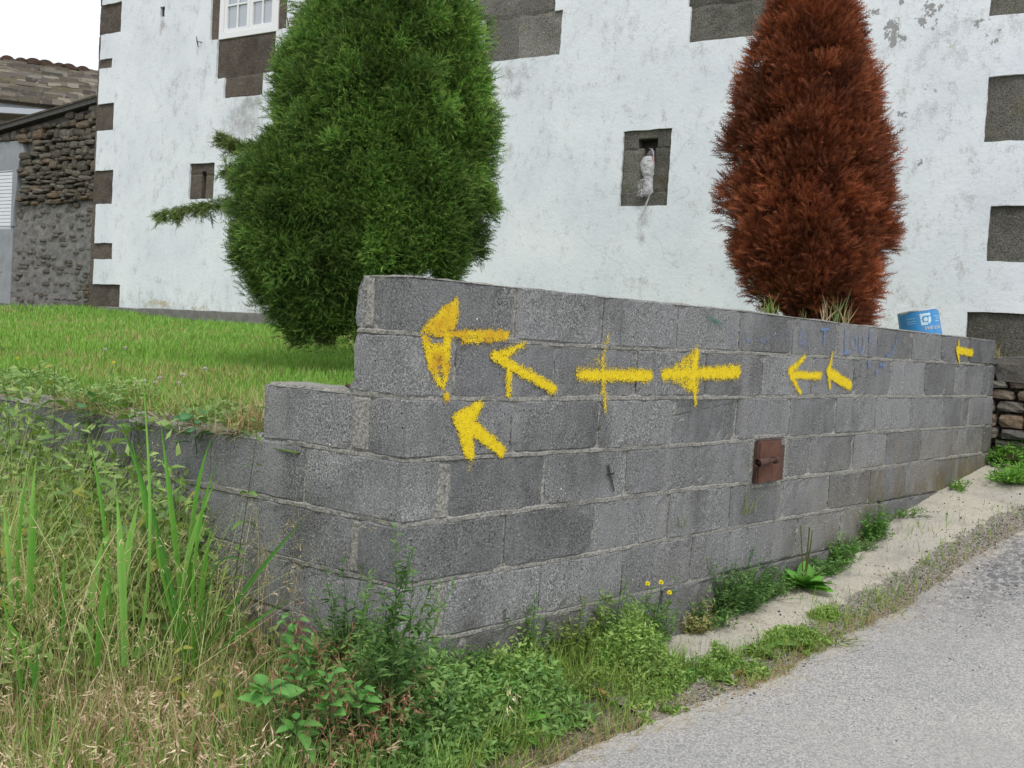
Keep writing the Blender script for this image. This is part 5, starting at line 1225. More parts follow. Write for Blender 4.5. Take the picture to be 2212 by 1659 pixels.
# growth rooted on the low leg and hanging over its face
r = np.random.default_rng(57); n6 = 5200; q6 = -.72-3.4*r.random(n6)**.9; P_ = wall_pt(q6, r.uniform(.0, .2, n6), jz(3, q6)+.0); g = Geo()
dens = np.clip(fbm(q6*2.2, q6*0, 12)*2.6-.65, .05, 1); P_ = P_[r.random(n6) < dens]; n6 = len(P_)
A_ = r.uniform(0, 1, n6); d6 = norm(np.stack([-LI[0]*A_+r.normal(0, .4, n6), -LI[1]*A_+r.normal(0, .5, n6), r.uniform(.1, 1, n6)], 1)); L6 = r.uniform(.04, .15, n6)
M = frames(d6, r.uniform(-.5, .5, n6))*np.stack([np.full(n6, .0042), L6, L6], 1)[:, None, :]; T = BL_T.copy(); T[2:4, 2] = -.12; T[4, 2] = -.5
k6 = (r.random(n6) < .5)[:, None]; u6 = r.random((n6, 1)); c6 = np.where(k6, np.array([.30, .24, .12])*(1-u6)+np.array([.60, .50, .32])*u6, np.array([.10, .20, .04])*(1-u6)+np.array([.28, .40, .10])*u6)
g.add(T, BL_F, P_, M, c6); tag(link('wall_top_growth', g.mesh('wall_top_growth', M_GRASS)), 'dry and green grass growing on the top of the low wall leg', 'grass', kind='stuff')

# ---- leaf shapes
rp = random.Random(5)
def leaf_mesh(name, kind, mat, c0, c1, seed=0):
    """unit leaf along +y, length 1"""
    r = np.random.default_rng(seed); n = 9; t = np.linspace(0, 1, n)
    if kind == 'ovate': w = .34*np.sin(np.pi*t**.75)**.9
    elif kind == 'lance': w = .13*np.sin(np.pi*t**.8)**.8
    elif kind == 'nettle': w = .26*np.sin(np.pi*t**.6)**.9*(1+.12*(np.arange(n) % 2))
    elif kind == 'dock': w = .20*np.sin(np.pi*t**.85)**.7*(1+.10*np.sin(t*25))
    elif kind == 'round': w = .46*np.sin(np.pi*t)**.6
    w[0] = w[-1] = .004; z = .10*t-.32*t*t; fold = .22 if kind != 'round' else .1
    V = []
    for i in range(n): V += [(-w[i], t[i], z[i]+w[i]*fold+.01*r.normal()), (0, t[i], z[i]), (w[i], t[i], z[i]+w[i]*fold+.01*r.normal())]
    V = np.array(V); k = np.linspace(0, 1, len(V))[:, None]; C = np.array(c0)*(1-k)+np.array(c1)*k; C[1::3] *= 1.3
    return mesh_from(name, V, grid_faces(n, 3), mat, col=C, smooth=True)
def put(name, me, parent, base, d, L, tw=0.0, wx=1.0):
    o = bpy.data.objects.new(name, me); COL.objects.link(o); o.parent = parent
    d = np.array(d, float)+np.array([0, 0, rp.uniform(-.25, .35)]); tw = tw+rp.uniform(-.5, .5)
    M = frames(np.array([d], float), np.array([tw]))[0]
    mm = Matrix(M.tolist()).to_4x4() @ Matrix.Diagonal((L*wx, L, L, 1)); o.matrix_local = Matrix.Translation(Vector(base)-parent.location) @ mm
    return o
LF = {k: [leaf_mesh('leaf', kd, M_LEAF, a, b, s) for s in range(3)] for k, kd, a, b in (
    ('nettle', 'nettle', (.09, .18, .04), (.17, .29, .07)), ('broad', 'ovate', (.07, .21, .04), (.16, .36, .09)), ('dock', 'dock', (.08, .26, .03), (.15, .38, .06)),
    ('willow', 'lance', (.07, .18, .04), (.13, .28, .07)), ('yellow', 'nettle', (.20, .24, .04), (.34, .33, .06)), ('round', 'round', (.05, .16, .05), (.10, .24, .10)), ('rosette', 'dock', (.10, .22, .04), (.17, .32, .08)))}
def stem_obj(parent, pts, r0, col=(.10, .13, .05), name='stem', taper=.3):
    g = Geo(); pts = np.array(pts); n = len(pts); tube('', pts, np.linspace(r0, r0*taper, n), None, None, 5, geo=g, col=col)
    return link(name, g.mesh(name, M_LEAF), parent)
def nettle(px, py, top, dz, label, kinds='nettle', L=.075, pairs=7):
    base = on_ground(px, py) if dz is None else at(px, py, dz)
    base[2] = gh(base[0], base[1]); dpt = (base-CAM)@AX[2]; tp = at(top[0], top[1], dpt)
    e = empty('nettle_plant', base, label, 'plant', 'nettles along the low leg of the wall')
    mid = (base+tp)/2+np.array([rp.uniform(-.03, .03), rp.uniform(-.03, .03), 0]); pts = [base, mid, tp]
    tt = np.linspace(0, 1, 6); P_ = [(1-t)**2*base+2*t*(1-t)*mid+t*t*tp for t in tt]; stem_obj(e, P_, .003)
    for i in range(pairs):
        t = .30+.70*(i+1)/pairs; p = (1-t)**2*base+2*t*(1-t)*mid+t*t*tp; a = i*math.pi/2+rp.uniform(-.4, .4); l = L*(1.25-.75*t)*rp.uniform(.8, 1.2)
        for sg in (0, math.pi):
            put('leaf', rp.choice(LF[kinds if rp.random() < .85 else 'yellow']), e, p, (math.cos(a+sg), math.sin(a+sg), rp.uniform(-.45, .25)), l)
    return e
nets = [(20, 1330, (15, 850), 4.0), (75, 1330, (90, 905), 4.2), (130, 1350, (118, 790), 3.9), (185, 1330, (215, 860), 4.1), (250, 1340, (255, 930), 3.9), (300, 1350, (275, 985), 3.7), (40, 1400, (45, 1000), 3.6),
        (160, 1400, (165, 960), 3.5), (100, 1420, (70, 1060), 3.4), (225, 1420, (210, 1040), 3.4), (290, 1400, (330, 1060), 3.4), (340, 1420, (358, 1100), 3.3), (5, 1450, (0, 1100), 3.2), (330, 1330, (300, 900), 4.0), (205, 1330, (180, 885), 4.3),
        (400, 1380, (400, 960), 4.0), (430, 1400, (432, 1060), 3.8), (120, 1400, (130, 1010), 3.7), (370, 1380, (378, 1010), 3.9), (90, 1330, (62, 880), 4.4)]
ordn = ['first', 'second', 'third', 'fourth', 'fifth', 'sixth', 'seventh', 'eighth', 'ninth', 'tenth', 'eleventh', 'twelfth', 'thirteenth', 'fourteenth', 'fifteenth', 'sixteenth', 'seventeenth', 'eighteenth', 'nineteenth', 'twentieth']
for i, (x_, y_, tp, dz) in enumerate(sorted(nets, key=lambda q: q[2][0])):
    e = nettle(x_, y_, tp, dz, 'leafy green nettle against the low wall, its tip the %s from the left' % ordn[i], L=.095, pairs=11)
e = nettle(470, 1400, (563, 880), 3.45, 'long leaning nettle stem crossing the short wall towards the step', L=.06, pairs=7); e['group'] = 'nettles along the low leg of the wall'; del e['group']
# two yellowing nettles in the dry grass
for x_, y_, tp, lb in ((385, 1560, (395, 1400), 'yellowing young nettle in the dry grass, the farther one'), (470, 1590, (480, 1440), 'yellowing young nettle in the dry grass, the nearer one')):
    e = nettle(x_, y_, tp, 3.0, lb, 'yellow', .055, 5); del e['group']

# ---- iris clumps: (photo path base->tip, half width)
def sword(parent, pts, w, d, col):
    pts = np.array([at(x_, y_, d) for x_, y_ in pts]); n = 9; t = np.linspace(0, 1, n)
    if len(pts) == 2: C_ = pts[0]*(1-t)[:, None]+pts[1]*t[:, None]
    else: C_ = (1-t)[:, None]**2*pts[0]+2*(t*(1-t))[:, None]*pts[1]+(t*t)[:, None]*pts[2]
    wd = w*np.clip((1-t)*3.2, .03, 1)*(.8+.2*t); sd = norm(np.cross(np.gradient(C_, axis=0), np.array([AX[2]])+rp.uniform(-.4, .4)))
    V = np.stack([C_-sd*wd[:, None], C_+AX[2]*.004, C_+sd*wd[:, None]], 1).reshape(-1, 3); c = np.repeat(np.array(col)[None]*(.75+.5*t[:, None]), 3, 0); c[1::3] *= .85
    return link('leaf', mesh_from('leaf', V, grid_faces(n, 3), M_LEAF, col=c, smooth=True), parent)
IG = (.13, .36, .04); IL = (.24, .50, .10); ID = (.08, .26, .035)
clumps = [('clump of broad sword-shaped green leaves, the one nearest the short wall', (400, 1430), 3.25,
           [([(425, 1420), (425, 1310), (457, 1134)], .010, IG), ([(400, 1430), (370, 1200), (258, 905)], .0095, ID), ([(405, 1440), (385, 1200), (347, 912)], .0095, IG), ([(385, 1420), (380, 1200), (467, 1038)], .0085, IL),
            ([(430, 1430), (500, 1290), (662, 1116)], .0075, ID), ([(440, 1440), (520, 1350), (633, 1292)], .005, ID), ([(395, 1450), (350, 1180), (330, 1110)], .010, ID), ([(410, 1440), (395, 1100), (457, 944)], .0075, IG), ([(420, 1440), (400, 1180), (467, 1000)], .0065, IG),
            ([(440, 1400), (440, 1130), (553, 1230)], .0035, ID), ([(400, 1420), (330, 1200), (338, 1120)], .006, IG), ([(350, 1380), (330, 1160), (283, 945)], .0065, IG)]),
          ('clump of pale sword-shaped leaves with a folded leaf, left of the tallest clump', (250, 1440), 3.05,
           [([(270, 1440), (268, 1290), (252, 1058)], .0125, IL), ([(260, 1440), (262, 1200), (300, 1085)], .012, IL), ([(195, 1440), (190, 1290), (225, 1156)], .0115, IL), ([(225, 1156), (232, 1154), (226, 1180)], .010, IL), ([(210, 1440), (215, 1310), (235, 1225)], .010, IG),
            ([(140, 1430), (120, 1300), (107, 1194)], .006, ID), ([(135, 1440), (137, 1330), (138, 1194)], .006, IG), ([(240, 1400), (240, 1150), (192, 943)], .006, IG), ([(290, 1420), (350, 1250), (305, 778)], .005, IL)]),
          ('clump of narrow sword-shaped leaves at the left edge', (70, 1500), 3.0,
           [([(55, 1560), (52, 1480), (52, 1388)], .008, IG), ([(75, 1530), (75, 1480), (80, 1395)], .010, ID), ([(70, 1330), (65, 1220), (78, 1070)], .008, IG), ([(40, 1330), (30, 1200), (60, 1005)], .006, IG), ([(25, 1330), (20, 1200), (8, 1090)], .008, IL),
            ([(60, 1560), (30, 1400), (0, 1260)], .006, IG), ([(20, 1620), (20, 1560), (0, 1470)], .008, ID), ([(60, 1300), (65, 1100), (78, 990)], .006, IL), ([(95, 1540), (60, 1380), (5, 1330)], .005, IG)])]
for lb, (bx, by), d, lv in clumps:
    e = empty('iris_clump', at(bx, by, d), lb, 'plant')
    for pts, w, c_ in lv: sword(e, pts, w, d+rp.uniform(-.12, .12), c_)

# ---- broad leaved weeds
def broad_plant(base, top, n, L, label, kind='broad', nm='broadleaf_weed', spread=1.0, depth=None, wx=1.0, cat='plant', z=None, wp=None):
    b = on_ground(*base) if depth is None else at(*base, depth)
    if wp is not None: b = np.array(wall_pt(wp, .0, -.30))
    if z is not None: b[2] = z
    dp = (b-CAM)@AX[2]; t_ = at(*top, dp) if wp is None else b+np.array([-.10, -.12, .20]); e = empty(nm, b, label, cat)
    stem_obj(e, [b, (b+t_)/2+[.01, .01, 0], t_], .004 if wp is None else .0016, (.12, .16, .06))
    for i in range(n):
        t = .15+.85*(i+.5)/n; p = b*(1-t)+t_*t; a = i*2.4+rp.uniform(-.3, .3)
        q = p+np.array([math.cos(a), math.sin(a), .1])*.02*spread
        put('leaf', rp.choice(LF[kind]), e, q, (math.cos(a), math.sin(a), rp.uniform(-.1, .5)), L*rp.uniform(.7, 1.25)*(1.15-.4*t), rp.uniform(-.3, .3), wx)
    return e
broad_plant((655, 1520), (630, 1325), 34, .044, 'upright leafy weed with glossy oval leaves left of the wall corner', depth=2.95)
broad_plant((600, 1530), (570, 1480), 14, .065, 'low weed with large pale oval leaves, leftmost of the broad leaved weeds', depth=2.8)
broad_plant((720, 1560), (705, 1450), 24, .045, 'bright oval leaved weed just below the wall corner, between the dark greenery', depth=2.8)
broad_plant((775, 1560), (770, 1480), 20, .045, 'round leaved bright weed right below the wall corner', depth=2.85)
broad_plant((640, 1620), (640, 1560), 12, .06, 'small broad leaved weed low in the dark grass, nearest the bottom of the picture', depth=2.75)
broad_plant((450, 985), (420, 905), 16, .05, 'rounded bluish leaves creeping over the low wall beside the clover', 'round', 'creeping_weed', depth=4.6, z=None, wp=-1.05)
broad_plant((330, 905), (300, 860), 12, .045, 'small rounded weed among the clover flowers at the lawn edge', 'round', 'creeping_weed', depth=5.2, wp=-1.75)
broad_plant((450, 985), (420, 905), 14, .06, 'dark leaved creeping weed spilling over the low wall, left of the rounded bluish one', 'nettle', 'creeping_weed', wp=-1.42)
def rosette(base, n, L, label, kind='dock', up=.35, nm='rosette_weed', wx=1.0, spikes=0):
    b = on_ground(*base)
    if nm == 'dock_plant': b[1] = -.085; b[2] = gh(b[0], b[1])
    e = empty(nm, b, label, 'plant')
    for i in range(n):
        a = i*2.399+rp.uniform(-.3, .3); put('leaf', rp.choice(LF[kind]), e, b+UZ*.01, (math.cos(a), math.sin(a), rp.uniform(.05, up*2)), L*rp.uniform(.65, 1.15), rp.uniform(-.3, .3), wx)
    for i in range(spikes):
        a = rp.uniform(0, 6.28); t_ = b+np.array([math.cos(a)*.05, math.sin(a)*.03+.01, rp.uniform(.24, .34)]); stem_obj(e, [b, (b+t_)/2+[.004, 0, 0], t_], .0035, (.16, .17, .05), 'seed_spike', .8)
    return e
rosette((1690, 1262), 26, .17, 'broad green dock with wavy leaves and upright seed spikes at the wall foot', 'dock', .5, 'dock_plant', 1.15, 5)
rosette((1722, 1405), 12, .12, 'flat grey green rosette at the edge of the asphalt', 'rosette', .3)
rosette((1640, 1415), 8, .09, 'small dandelion-like rosette left of the larger road-edge rosette', 'rosette', .25)
rosette((1105, 1580), 11, .12, 'dandelion rosette in the verge right of the wall corner', 'dock', .3)
rosette((1310, 1420), 8, .07, 'small bright rosette in the verge under the long wall', 'dock', .4)
rosette((1350, 1290), 10, .09, 'low grass-like green rosette against the long wall', 'rosette', .6, wx=.5)

# ---- feathery willowherb clumps along the foot of the wall
def fine_clump(base, H, spread, nst, label, cols=((.05, .12, .025), (.11, .21, .05)), nm='willowherb_clump', leafL=.035, z=None, flowers=0, depth=None):
    b = on_ground(*base) if depth is None else at(*base, depth)
    if z is not None: b[2] = z
    r = np.random.default_rng(int(base[0]*3+base[1])); g = Geo(); c0, c1 = np.array(cols[0])*(1 if cols in (GD, GY) else 1.5), np.array(cols[1])*(1 if cols in (GD, GY) else 1.5)
    for s in range(int(nst*1.5)):
        a = r.uniform(0, 6.28); q = b+np.array([math.cos(a), math.sin(a)*.6, 0])*spread*r.random()**.5*.6; q[2] = b[2]-.01
        h = H*r.uniform(.2, 1.05)*(1-.35*r.random()); tp = q+np.array([math.cos(a)*spread*1.3*r.random()+r.normal(0, .03), -abs(math.sin(a))*spread*1.1*r.random(), h]); k = r.random(); c = c0*(1-k)+c1*k
        if tp[1] > -.012 and b[1] < .05 and tp[0] > 0: tp[1] = -.012
        if q[1] > -.012 and b[1] < .05 and q[0] > 0: q[1] = -.012
        md = (q+tp)/2+r.normal(0, .012, 3); pts = [q, md, tp]; tube('', pts, [.0016, .0013, .0007], None, None, 3, geo=g, col=c*.8)
        n = int(h/.007); t = r.uniform(.08, 1, n); P_ = q*(1-t)[:, None]+tp*t[:, None]+(md-(q+tp)/2)*(4*t*(1-t))[:, None]*.5
        d = norm(np.stack([r.normal(0, 1, n), r.normal(0, 1, n), r.uniform(-.1, 1.2, n)], 1)); L = 1.15*leafL*(1.2-.6*t)*r.uniform(.6, 1.3, n)
        M = frames(d, r.uniform(-1, 1, n))*np.stack([L*.24, L, L], 1)[:, None, :]
        kk = r.random((n, 1)); g.add([(-.5, .35, .02), (0, 0, 0), (.5, .35, .02), (0, 1, -.12)], [(0, 1, 2), (0, 2, 3)], P_, M, (c*.8)*(1-kk)+(c*1.35)*kk)
        if flowers and r.random() < flowers: g.raw(tp+r.normal(0, .004, (4, 3)), [[0, 1, 2], [1, 2, 3]], (.5, .25, .38))
    o = link(nm, g.mesh(nm, M_LEAF)); o.location = (0, 0, 0); return tag(o, label, 'plant')
GD = ((.06, .14, .035), (.15, .27, .08)); GY = ((.14, .23, .04), (.30, .40, .10))
fine_clump((830, 1480), .50, .15, 15, 'tall feathery dark green willowherb covering the wall corner', GD, leafL=.042, flowers=.3, depth=3.0)
fine_clump((770, 1420), .36, .14, 16, 'feathery green clump left of the wall corner against the short wall', GD, flowers=.3, depth=3.3)
fine_clump((760, 1620), .28, .22, 46, 'dark green tangle below the wall corner, the broader one', GD, leafL=.04)
fine_clump((880, 1600), .26, .18, 40, 'dark green tangle below the wall corner, the one nearer the road', GD, leafL=.04)
fine_clump((680, 1600), .26, .16, 30, 'dark green tangle left below the corner, beside the broad leaved weeds', GD, leafL=.035)
fine_clump((930, 1500), .30, .14, 26, 'thin feathery weeds in front of the wide mortar joint near the corner', GD, flowers=.4)
fine_clump((1010, 1480), .24, .13, 24, 'short feathery weeds under the long wall, right of the corner', GD, flowers=.3)
fine_clump((1110, 1450), .36, .15, 34, 'taller feathery weeds reaching the second lowest joint', ((.06, .13, .03), (.13, .22, .06)), flowers=.4)
fine_clump((1230, 1430), .30, .14, 34, 'yellow green feathery weeds against the middle of the long wall', GY, flowers=.2)
fine_clump((1330, 1410), .34, .12, 30, 'green weeds with thin stems left of the cement apron', ((.07, .15, .03), (.15, .25, .06)))
fine_clump((1415, 1395), .30, .10, 18, 'sparse upright weeds just left of the cement apron', ((.06, .15, .03), (.14, .24, .06)))
fine_clump((1500, 1365), .16, .08, 18, 'pale yellowish weed at the start of the cement apron', ((.16, .17, .05), (.30, .28, .12)))
fine_clump((1565, 1325), .32, .15, 48, 'rounded bushy willowherb on the cement apron beside the dock', ((.05, .12, .035), (.11, .20, .06)), flowers=.5)
fine_clump((1625, 1300), .22, .12, 26, 'low green weeds between the bushy willowherb and the dock', GD)
fine_clump((1760, 1240), .14, .14, 30, 'low green weeds right of the dock', ((.05, .13, .03), (.11, .22, .05)))
fine_clump((1810, 1215), .20, .12, 26, 'grassy weeds at the wall foot between the dock and the far tuft', ((.06, .15, .03), (.13, .25, .05)))
fine_clump((1880, 1165), .26, .12, 36, 'isolated green tuft at the wall foot past the hatch', ((.06, .15, .03), (.12, .23, .05)))
fine_clump((2060, 1058), .10, .10, 22, 'small green weeds at the wall foot near its far end', ((.08, .18, .03), (.16, .30, .06)))
fine_clump((1100, 1540), .14, .24, 60, 'low bright weeds in the verge below the long wall, nearer the corner', GY, leafL=.03)
fine_clump((1290, 1480), .12, .24, 60, 'low bright weeds in the verge below the middle of the long wall', GY, leafL=.028)
fine_clump((1010, 1590), .14, .2, 44, 'low bright weeds near the asphalt below the wall corner', GY, leafL=.03)
fine_clump((1480, 1450), .10, .20, 44, 'low weeds between cement apron and asphalt, with clover', ((.06, .16, .03), (.15, .27, .06)), leafL=.026)
fine_clump((1600, 1425), .09, .18, 34, 'low weeds along the asphalt edge left of the grey green rosette', GY, leafL=.026)
fine_clump((1790, 1385), .07, .14, 26, 'last low weeds along the asphalt edge to the right', GY, leafL=.026)
for x_, y_, H_, lb in ((1530, 1350, .16, 'low feathery weeds between the yellowish weed and the rounded bushy one'), (1600, 1318, .26, 'feathery weeds behind the rounded bushy willowherb'), (1655, 1290, .20, 'weeds growing up the wall right behind the dock'), (1735, 1252, .12, 'creeping weeds between the dock and the low weeds right of it'),
                       (1790, 1228, .13, 'low weeds at the wall foot right of the dock, darker than their neighbours'), (1845, 1192, .13, 'sparse weeds left of the isolated tuft past the hatch'), (1960, 1112, .07, 'tiny weeds in the wall foot between the isolated tuft and the far end')):
    fine_clump((x_, y_), H_, .14, 26, lb, ((.06, .14, .035), (.14, .24, .07)), flowers=.2)
# bright weeds at the foot of the rubble wall
for i, (x_, y_, H_, lb) in enumerate([(2165, 1035, .14, 'bright green weeds where the block wall ends'), (2200, 1040, .2, 'bright green weeds at the right edge below the rubble wall'), (2240, 1030, .2, 'bright green weeds past the right edge')][:2]):
    fine_clump((x_, y_), H_, .22, 70, lb, ((.09, .22, .03), (.18, .36, .06)), leafL=.04)
# verge grass between wall and road
r = np.random.default_rng(61); N = 42000; X = r.uniform(-.4, 4.6, N); Y = r.uniform(-.64, -.005, N); rt_ = road_top(X)
cem = np.interp(X, [0, 1.1, 1.3, 1.66, 2.8, 4.15, 5], [.05, .02, -.2, -.3, -.3, -.42, -.55])
dens = np.where(Y < cem, .8*np.exp(-np.maximum(X-2.0, 0)*1.1), .03)*np.clip(fbm(X*5, Y*7, 31)*2.6-.7, 0, 1); k = (Y > rt_-.02) & (r.random(N) < dens)
P_ = np.stack([X, Y, gh(X, Y)-.004], 1)[k]; n = len(P_); g = Geo(); h = r.uniform(.025, .10, n)*(1+1.3*np.clip((P_[:, 1]+.4)/.4, 0, 1)*(P_[:, 0] < 1.3)); dry = r.random(n) < np.clip(.25+.5*(1-(P_[:, 1]-road_top(P_[:, 0]))/.12), .15, .75)
blades(g, P_[~dry], h[~dry], r.uniform(.002, .0045, (~dry).sum()), .5, [(.12, .24, .04), (.32, .44, .10)], r, .3)
blades(g, P_[dry], h[dry]*.8, r.uniform(.0015, .003, dry.sum()), .9, [(.30, .22, .10), (.48, .36, .20)], r, .3)
tag(link('verge_grass', g.mesh('verge_grass', M_GRASS)), 'thin green and dry grass in the strip between wall and road', 'grass', kind='stuff')
# straw lying about
N = 1500; X = r.uniform(-.3, 4.8, N); Y = road_top(X)+r.normal(.02, .06, N); a = r.uniform(-.5, .5, N)+np.where(r.random(N) < .3, r.uniform(0, 3, N), 0)
P_ = np.stack([X, Y, gh(X, Y)+.008], 1); d = norm(np.stack([np.cos(a), np.sin(a), r.uniform(-.03, .12, N)], 1)); L = r.uniform(.02, .09, N); g = Geo()
M = frames(d)*np.stack([np.full(N, .0022), L, L], 1)[:, None, :]; k = r.random((N, 1)); g.add([(-.5, 0, 0), (.5, 0, 0), (.3, 1, .05), (-.3, 1, .05)], [(0, 1, 2), (0, 2, 3)], P_, M, np.array([.34, .25, .13])*(1-k)+np.array([.58, .48, .32])*k)
tag(link('straw_litter', g.mesh('straw_litter', M_DRY)), 'dry straw scattered along the asphalt edge', 'straw', kind='stuff')
# grit
N = 26000; X = r.uniform(.9, 5.6, N); Y = r.uniform(-1.15, -.02, N)
band = np.exp(-((Y-(road_top(X)+.08))/.10)**2)+.75*np.exp(-((Y-(road_top(X)-.22))/.22)**2)*np.clip((X-2.4)/1.0, 0, 1)+.05
k = r.random(N) < band*np.clip(fbm(X*6, Y*8, 71)*2.2-.5, 0, 1); P_ = np.stack([X, Y, gh(X, Y)+.006], 1)[k]; n = len(P_)
oc = np.array([(1, 0, 0), (-1, 0, 0), (0, 1, 0), (0, -1, 0), (0, 0, .7), (0, 0, -.7)], float); of = np.array([(0, 2, 4), (2, 1, 4), (1, 3, 4), (3, 0, 4), (2, 0, 5), (1, 2, 5), (3, 1, 5), (0, 3, 5)])
g = Geo(); sz = r.uniform(.002, .0065, n)*np.where(r.random(n) < .04, 1.8, 1); M = frames(norm(r.normal(0, 1, (n, 3))), r.uniform(0, 6, n), sz)*r.uniform(.7, 1.2, (n, 1, 3)); k = r.random((n, 1))**1.8
g.add(oc, of, P_, M, np.array([.045, .045, .05])*(1-k)+np.array([.40, .37, .33])*k)
mgn = NT('grit'); mgn.done(mgn.attr('col', 'Color'), .9, .2); tag(link('grit', g.mesh('grit', mgn.m)), 'dark and pale grit scattered between cement apron and asphalt', 'grit', kind='stuff')
# pale kerb stone showing at the bottom
kp0, kp1 = on_ground(905, 1652), on_ground(1010, 1628); dk_ = norm(kp1-kp0); sdk = norm(np.cross(dk_, UZ)); e_ = box('kerb_piece', (kp0+kp1)/2-UZ*.01, dk_*(np.linalg.norm(kp1-kp0)/2+.03), sdk*.05, UZ*.022, M_CEM, None, .008)
tag(e_, 'pale broken piece of concrete kerb beside the asphalt below the wall corner', 'kerb')

# grass tufts on the wall and behind it
def tuft(p, H, n, label, cols=((.16, .20, .06), (.36, .34, .16)), lean=.35, nm='grass_tuft', w=.004, spread=.03):
    r = np.random.default_rng(int(abs(p[0])*1000)); g = Geo(); P_ = np.tile(p, (n, 1))+np.stack([r.normal(0, spread, n), r.normal(0, spread*.4, n), np.zeros(n)-.004], 1)
    blades(g, P_, H*r.uniform(.4, 1.1, n), np.full(n, w), lean, cols, r, .3); return tag(link(nm, g.mesh(nm, M_GRASS)), label, 'plant')
def top_pt(x): X_ = on_right(x, 690)[0]; return np.array([X_, .12, .40])
tuft(top_pt(1710), .13, 26, 'green grass tuft on the wall top left of centre of the dead juniper', ((.14, .22, .05), (.30, .36, .12)), .45)
tuft(top_pt(1785), .10, 7, 'small thin grass tuft on the wall top under the dead juniper', spread=.012)
tuft(top_pt(1822), .15, 12, 'pale dry grass stalks on the wall top under the dead juniper', ((.40, .32, .20), (.60, .50, .34)), .3)
tuft(top_pt(1850), .20, 12, 'green grass stalks on the wall top at the right of the dead juniper', ((.12, .22, .06), (.26, .34, .14)), .25)
tuft(top_pt(1872), .19, 14, 'dry seeding grass leaning right on the wall top', ((.40, .34, .18), (.60, .52, .32)), .5)
for i, x_ in enumerate((2040, 2062, 2085)):
    p = at(x_, 725, 7.3); p[2] = lawn_h(p[0], p[1])+.08; tuft(p, .16, 16, ['grass tuft right behind the paint can', 'grass tuft between the paint can and the large stone', 'grass tuft in front of the large corner stone'][i], ((.10, .16, .05), (.24, .28, .12)), .4)
p = rwp(rs0+.12, rz2-.01, -.02); tuft(p, .12, 40, 'dry grass hanging at the end of the block wall on the rubble', ((.22, .20, .10), (.42, .38, .22)), .8, spread=.06)
p = rwp(rs0+.45, .30, .3); tuft(p, .10, 40, 'mossy grass on the bank above the rubble wall', ((.12, .14, .05), (.30, .30, .14)), .6, spread=.12)
hp = np.array([hx0-.04, -.012, hz0-.14]); tuft(hp, .17, 18, 'wispy pale green grass growing from the joint under the rusty hatch', ((.14, .20, .06), (.34, .40, .16)), .35, w=.003, spread=.035)
hp = np.array([on_right(1465, 1140)[0], -.012, on_right(1465, 1140)[1]]); tuft(hp, .14, 14, 'faint grass wisps on the long wall left of the hatch', ((.16, .2, .1), (.3, .34, .2)), .3, w=.0025, spread=.03)
pb = np.array(wall_pt(-.82, .1, -.19)); g_ = tuft(pb, .17, 150, 'dry straw coloured tuft against the end of the stepped block', ((.34, .26, .13), (.58, .46, .28)), .7, spread=.07)
for q_ in (-1.2, -1.9, -2.4):
    pb = np.array(wall_pt(q_, .12, -.19)); tuft(pb, .10, 60, {-1.2: 'dry grass on top of the low wall near the step', -1.9: 'dry grass on top of the low wall under the clover', -2.4: 'dry grass on top of the low wall at the left edge'}[q_], ((.22, .22, .09), (.46, .38, .22)), .8, spread=.12)
# little rubble on top of the low leg
SMT = stone_meshes(M_RUBG, 4, 1, 9)
for i in range(16):
    q_ = -.75-rp.random()*2.6; pp = wall_pt(q_, rp.uniform(.02, .16), -.195); o = bpy.data.objects.new('stone', SMT[i % 4]); COL.objects.link(o); o.parent = WALL
    o.location = Vector(pp)-WALL.location; o.scale = [rp.uniform(.018, .05), rp.uniform(.015, .035), rp.uniform(.01, .024)]; o.rotation_euler = (rp.uniform(-.3, .3), 0, rp.uniform(0, 6))

# flowers
def ball(name, mat, r_=.01, seed=0):
    r = np.random.default_rng(seed); g = Geo(); n = 40; d = norm(r.normal(0, 1, (n, 3))+[0, 0, .3]); g.add([(-.35, 0, 0), (.35, 0, 0), (0, 1, .1)], [(0, 1, 2)], np.zeros((n, 3)), frames(d, r.uniform(0, 6, n), r_), np.ones((n, 3)))
    return g.mesh(name, mat)
bm_ = ball('clover_head', M_PETAL, .013); st_g = Geo(); tube('', [(0, 0, -.09), (0, 0, 0)], [.0012, .001], None, None, 3, geo=st_g, col=(.1, .2, .04)); st_m = st_g.mesh('stem', M_LEAF)
for i, (x_, y_) in enumerate(sorted([(294, 825), (310, 823), (298, 832), (316, 835), (336, 827), (345, 817), (395, 810), (443, 797), (386, 828), (398, 834), (305, 849), (251, 879), (322, 850), (227, 755), (270, 752)])):
    p = at(x_, y_, 4.9 if y_ > 780 else 6.2); e = empty('clover_flower', p, 'white clover flower above the low wall, the %s from the left' % ordn[i], 'flower', 'white clover flowers by the low wall')
    o = bpy.data.objects.new('flower_head', bm_); COL.objects.link(o); o.parent = e; o = bpy.data.objects.new('stem', st_m); COL.objects.link(o); o.parent = e
ym = ball('flower', M_YEL, .010, 3)
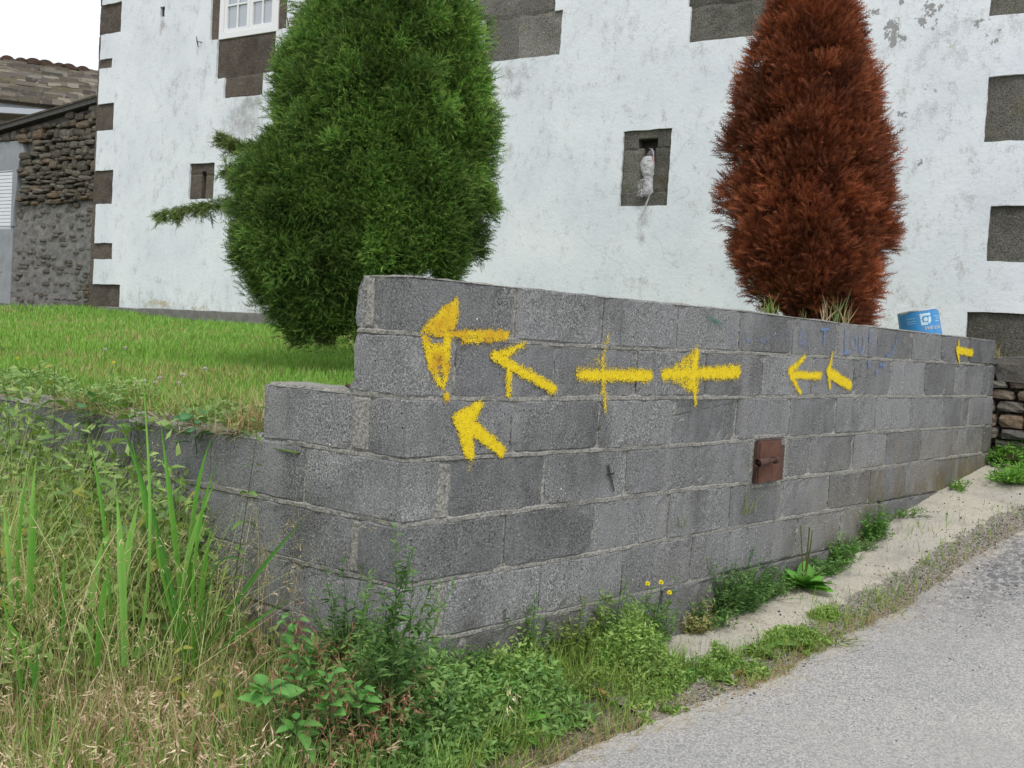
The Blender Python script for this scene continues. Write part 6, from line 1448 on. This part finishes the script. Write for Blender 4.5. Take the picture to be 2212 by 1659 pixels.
yl = ['yellow flower, the highest against the long wall', 'yellow flower left of the highest one against the long wall', 'yellow flower lowest of the three against the long wall', 'yellow flower in the lawn, the farther left', 'yellow flower in the lawn, below the juniper']
for lb, (x_, y_, d_) in zip(yl, [(1428, 1258, 3.55), (1399, 1261, 3.55), (1446, 1280, 3.55), (38, 774, 6.0), (246, 783, 5.6)]):
    p = at(x_, y_, d_); o = bpy.data.objects.new('yellow_flower', ym); COL.objects.link(o); o.location = p; tag(o, lb, 'flower')
    if d_ < 4:
        b = on_ground(x_-20, 1420); stem_obj(o, [b-p, (b-p)*.5+[.01, 0, 0], [0, 0, 0]], .0015, (.15, .10, .06)).location = (0, 0, 0)
# white flowers by the road
wm_ = ball('flower', M_PETAL, .010, 4)
for lb, (x_, y_) in zip(('white flower at the asphalt edge, the larger', 'white flower at the asphalt edge, the lower one'), [(1537, 1448), (1580, 1478)]):
    p = on_ground(x_, y_); p[2] += .03; o = bpy.data.objects.new('white_flower', wm_); COL.objects.link(o); o.location = p; tag(o, lb, 'flower')
# dead leaves
dl = leaf_mesh('dead_leaf', 'ovate', M_BROWNL, (.26, .10, .035), (.36, .17, .07), 8)
for lb, (x_, y_, L, a, zz) in zip(('curled rust brown dead leaf in the verge', 'flat rust brown dead leaf at the asphalt edge', 'dark crumpled dead leaf beside the flat brown one', 'brown dead leaf at the wall foot beside the isolated tuft', 'dry red brown leaf near the grey green rosette'),
        [(1305, 1515, .06, 1.0, .02), (1590, 1468, .07, .2, .01), (1612, 1462, .04, 2, .01), (1868, 1175, .06, 1.2, .02), (1672, 1430, .045, 1.5, .01)]):
    b = on_ground(x_, y_); e = bpy.data.objects.new('dead_leaf', dl); COL.objects.link(e); M = frames(np.array([[math.cos(a), math.sin(a), .35]]), np.array([rp.uniform(-.6, .6)]))[0]
    e.matrix_world = Matrix.Translation(b+UZ*zz) @ Matrix(M.tolist()).to_4x4() @ Matrix.Diagonal((L*1.1, L, L, 1)); tag(e, lb, 'dead leaf')
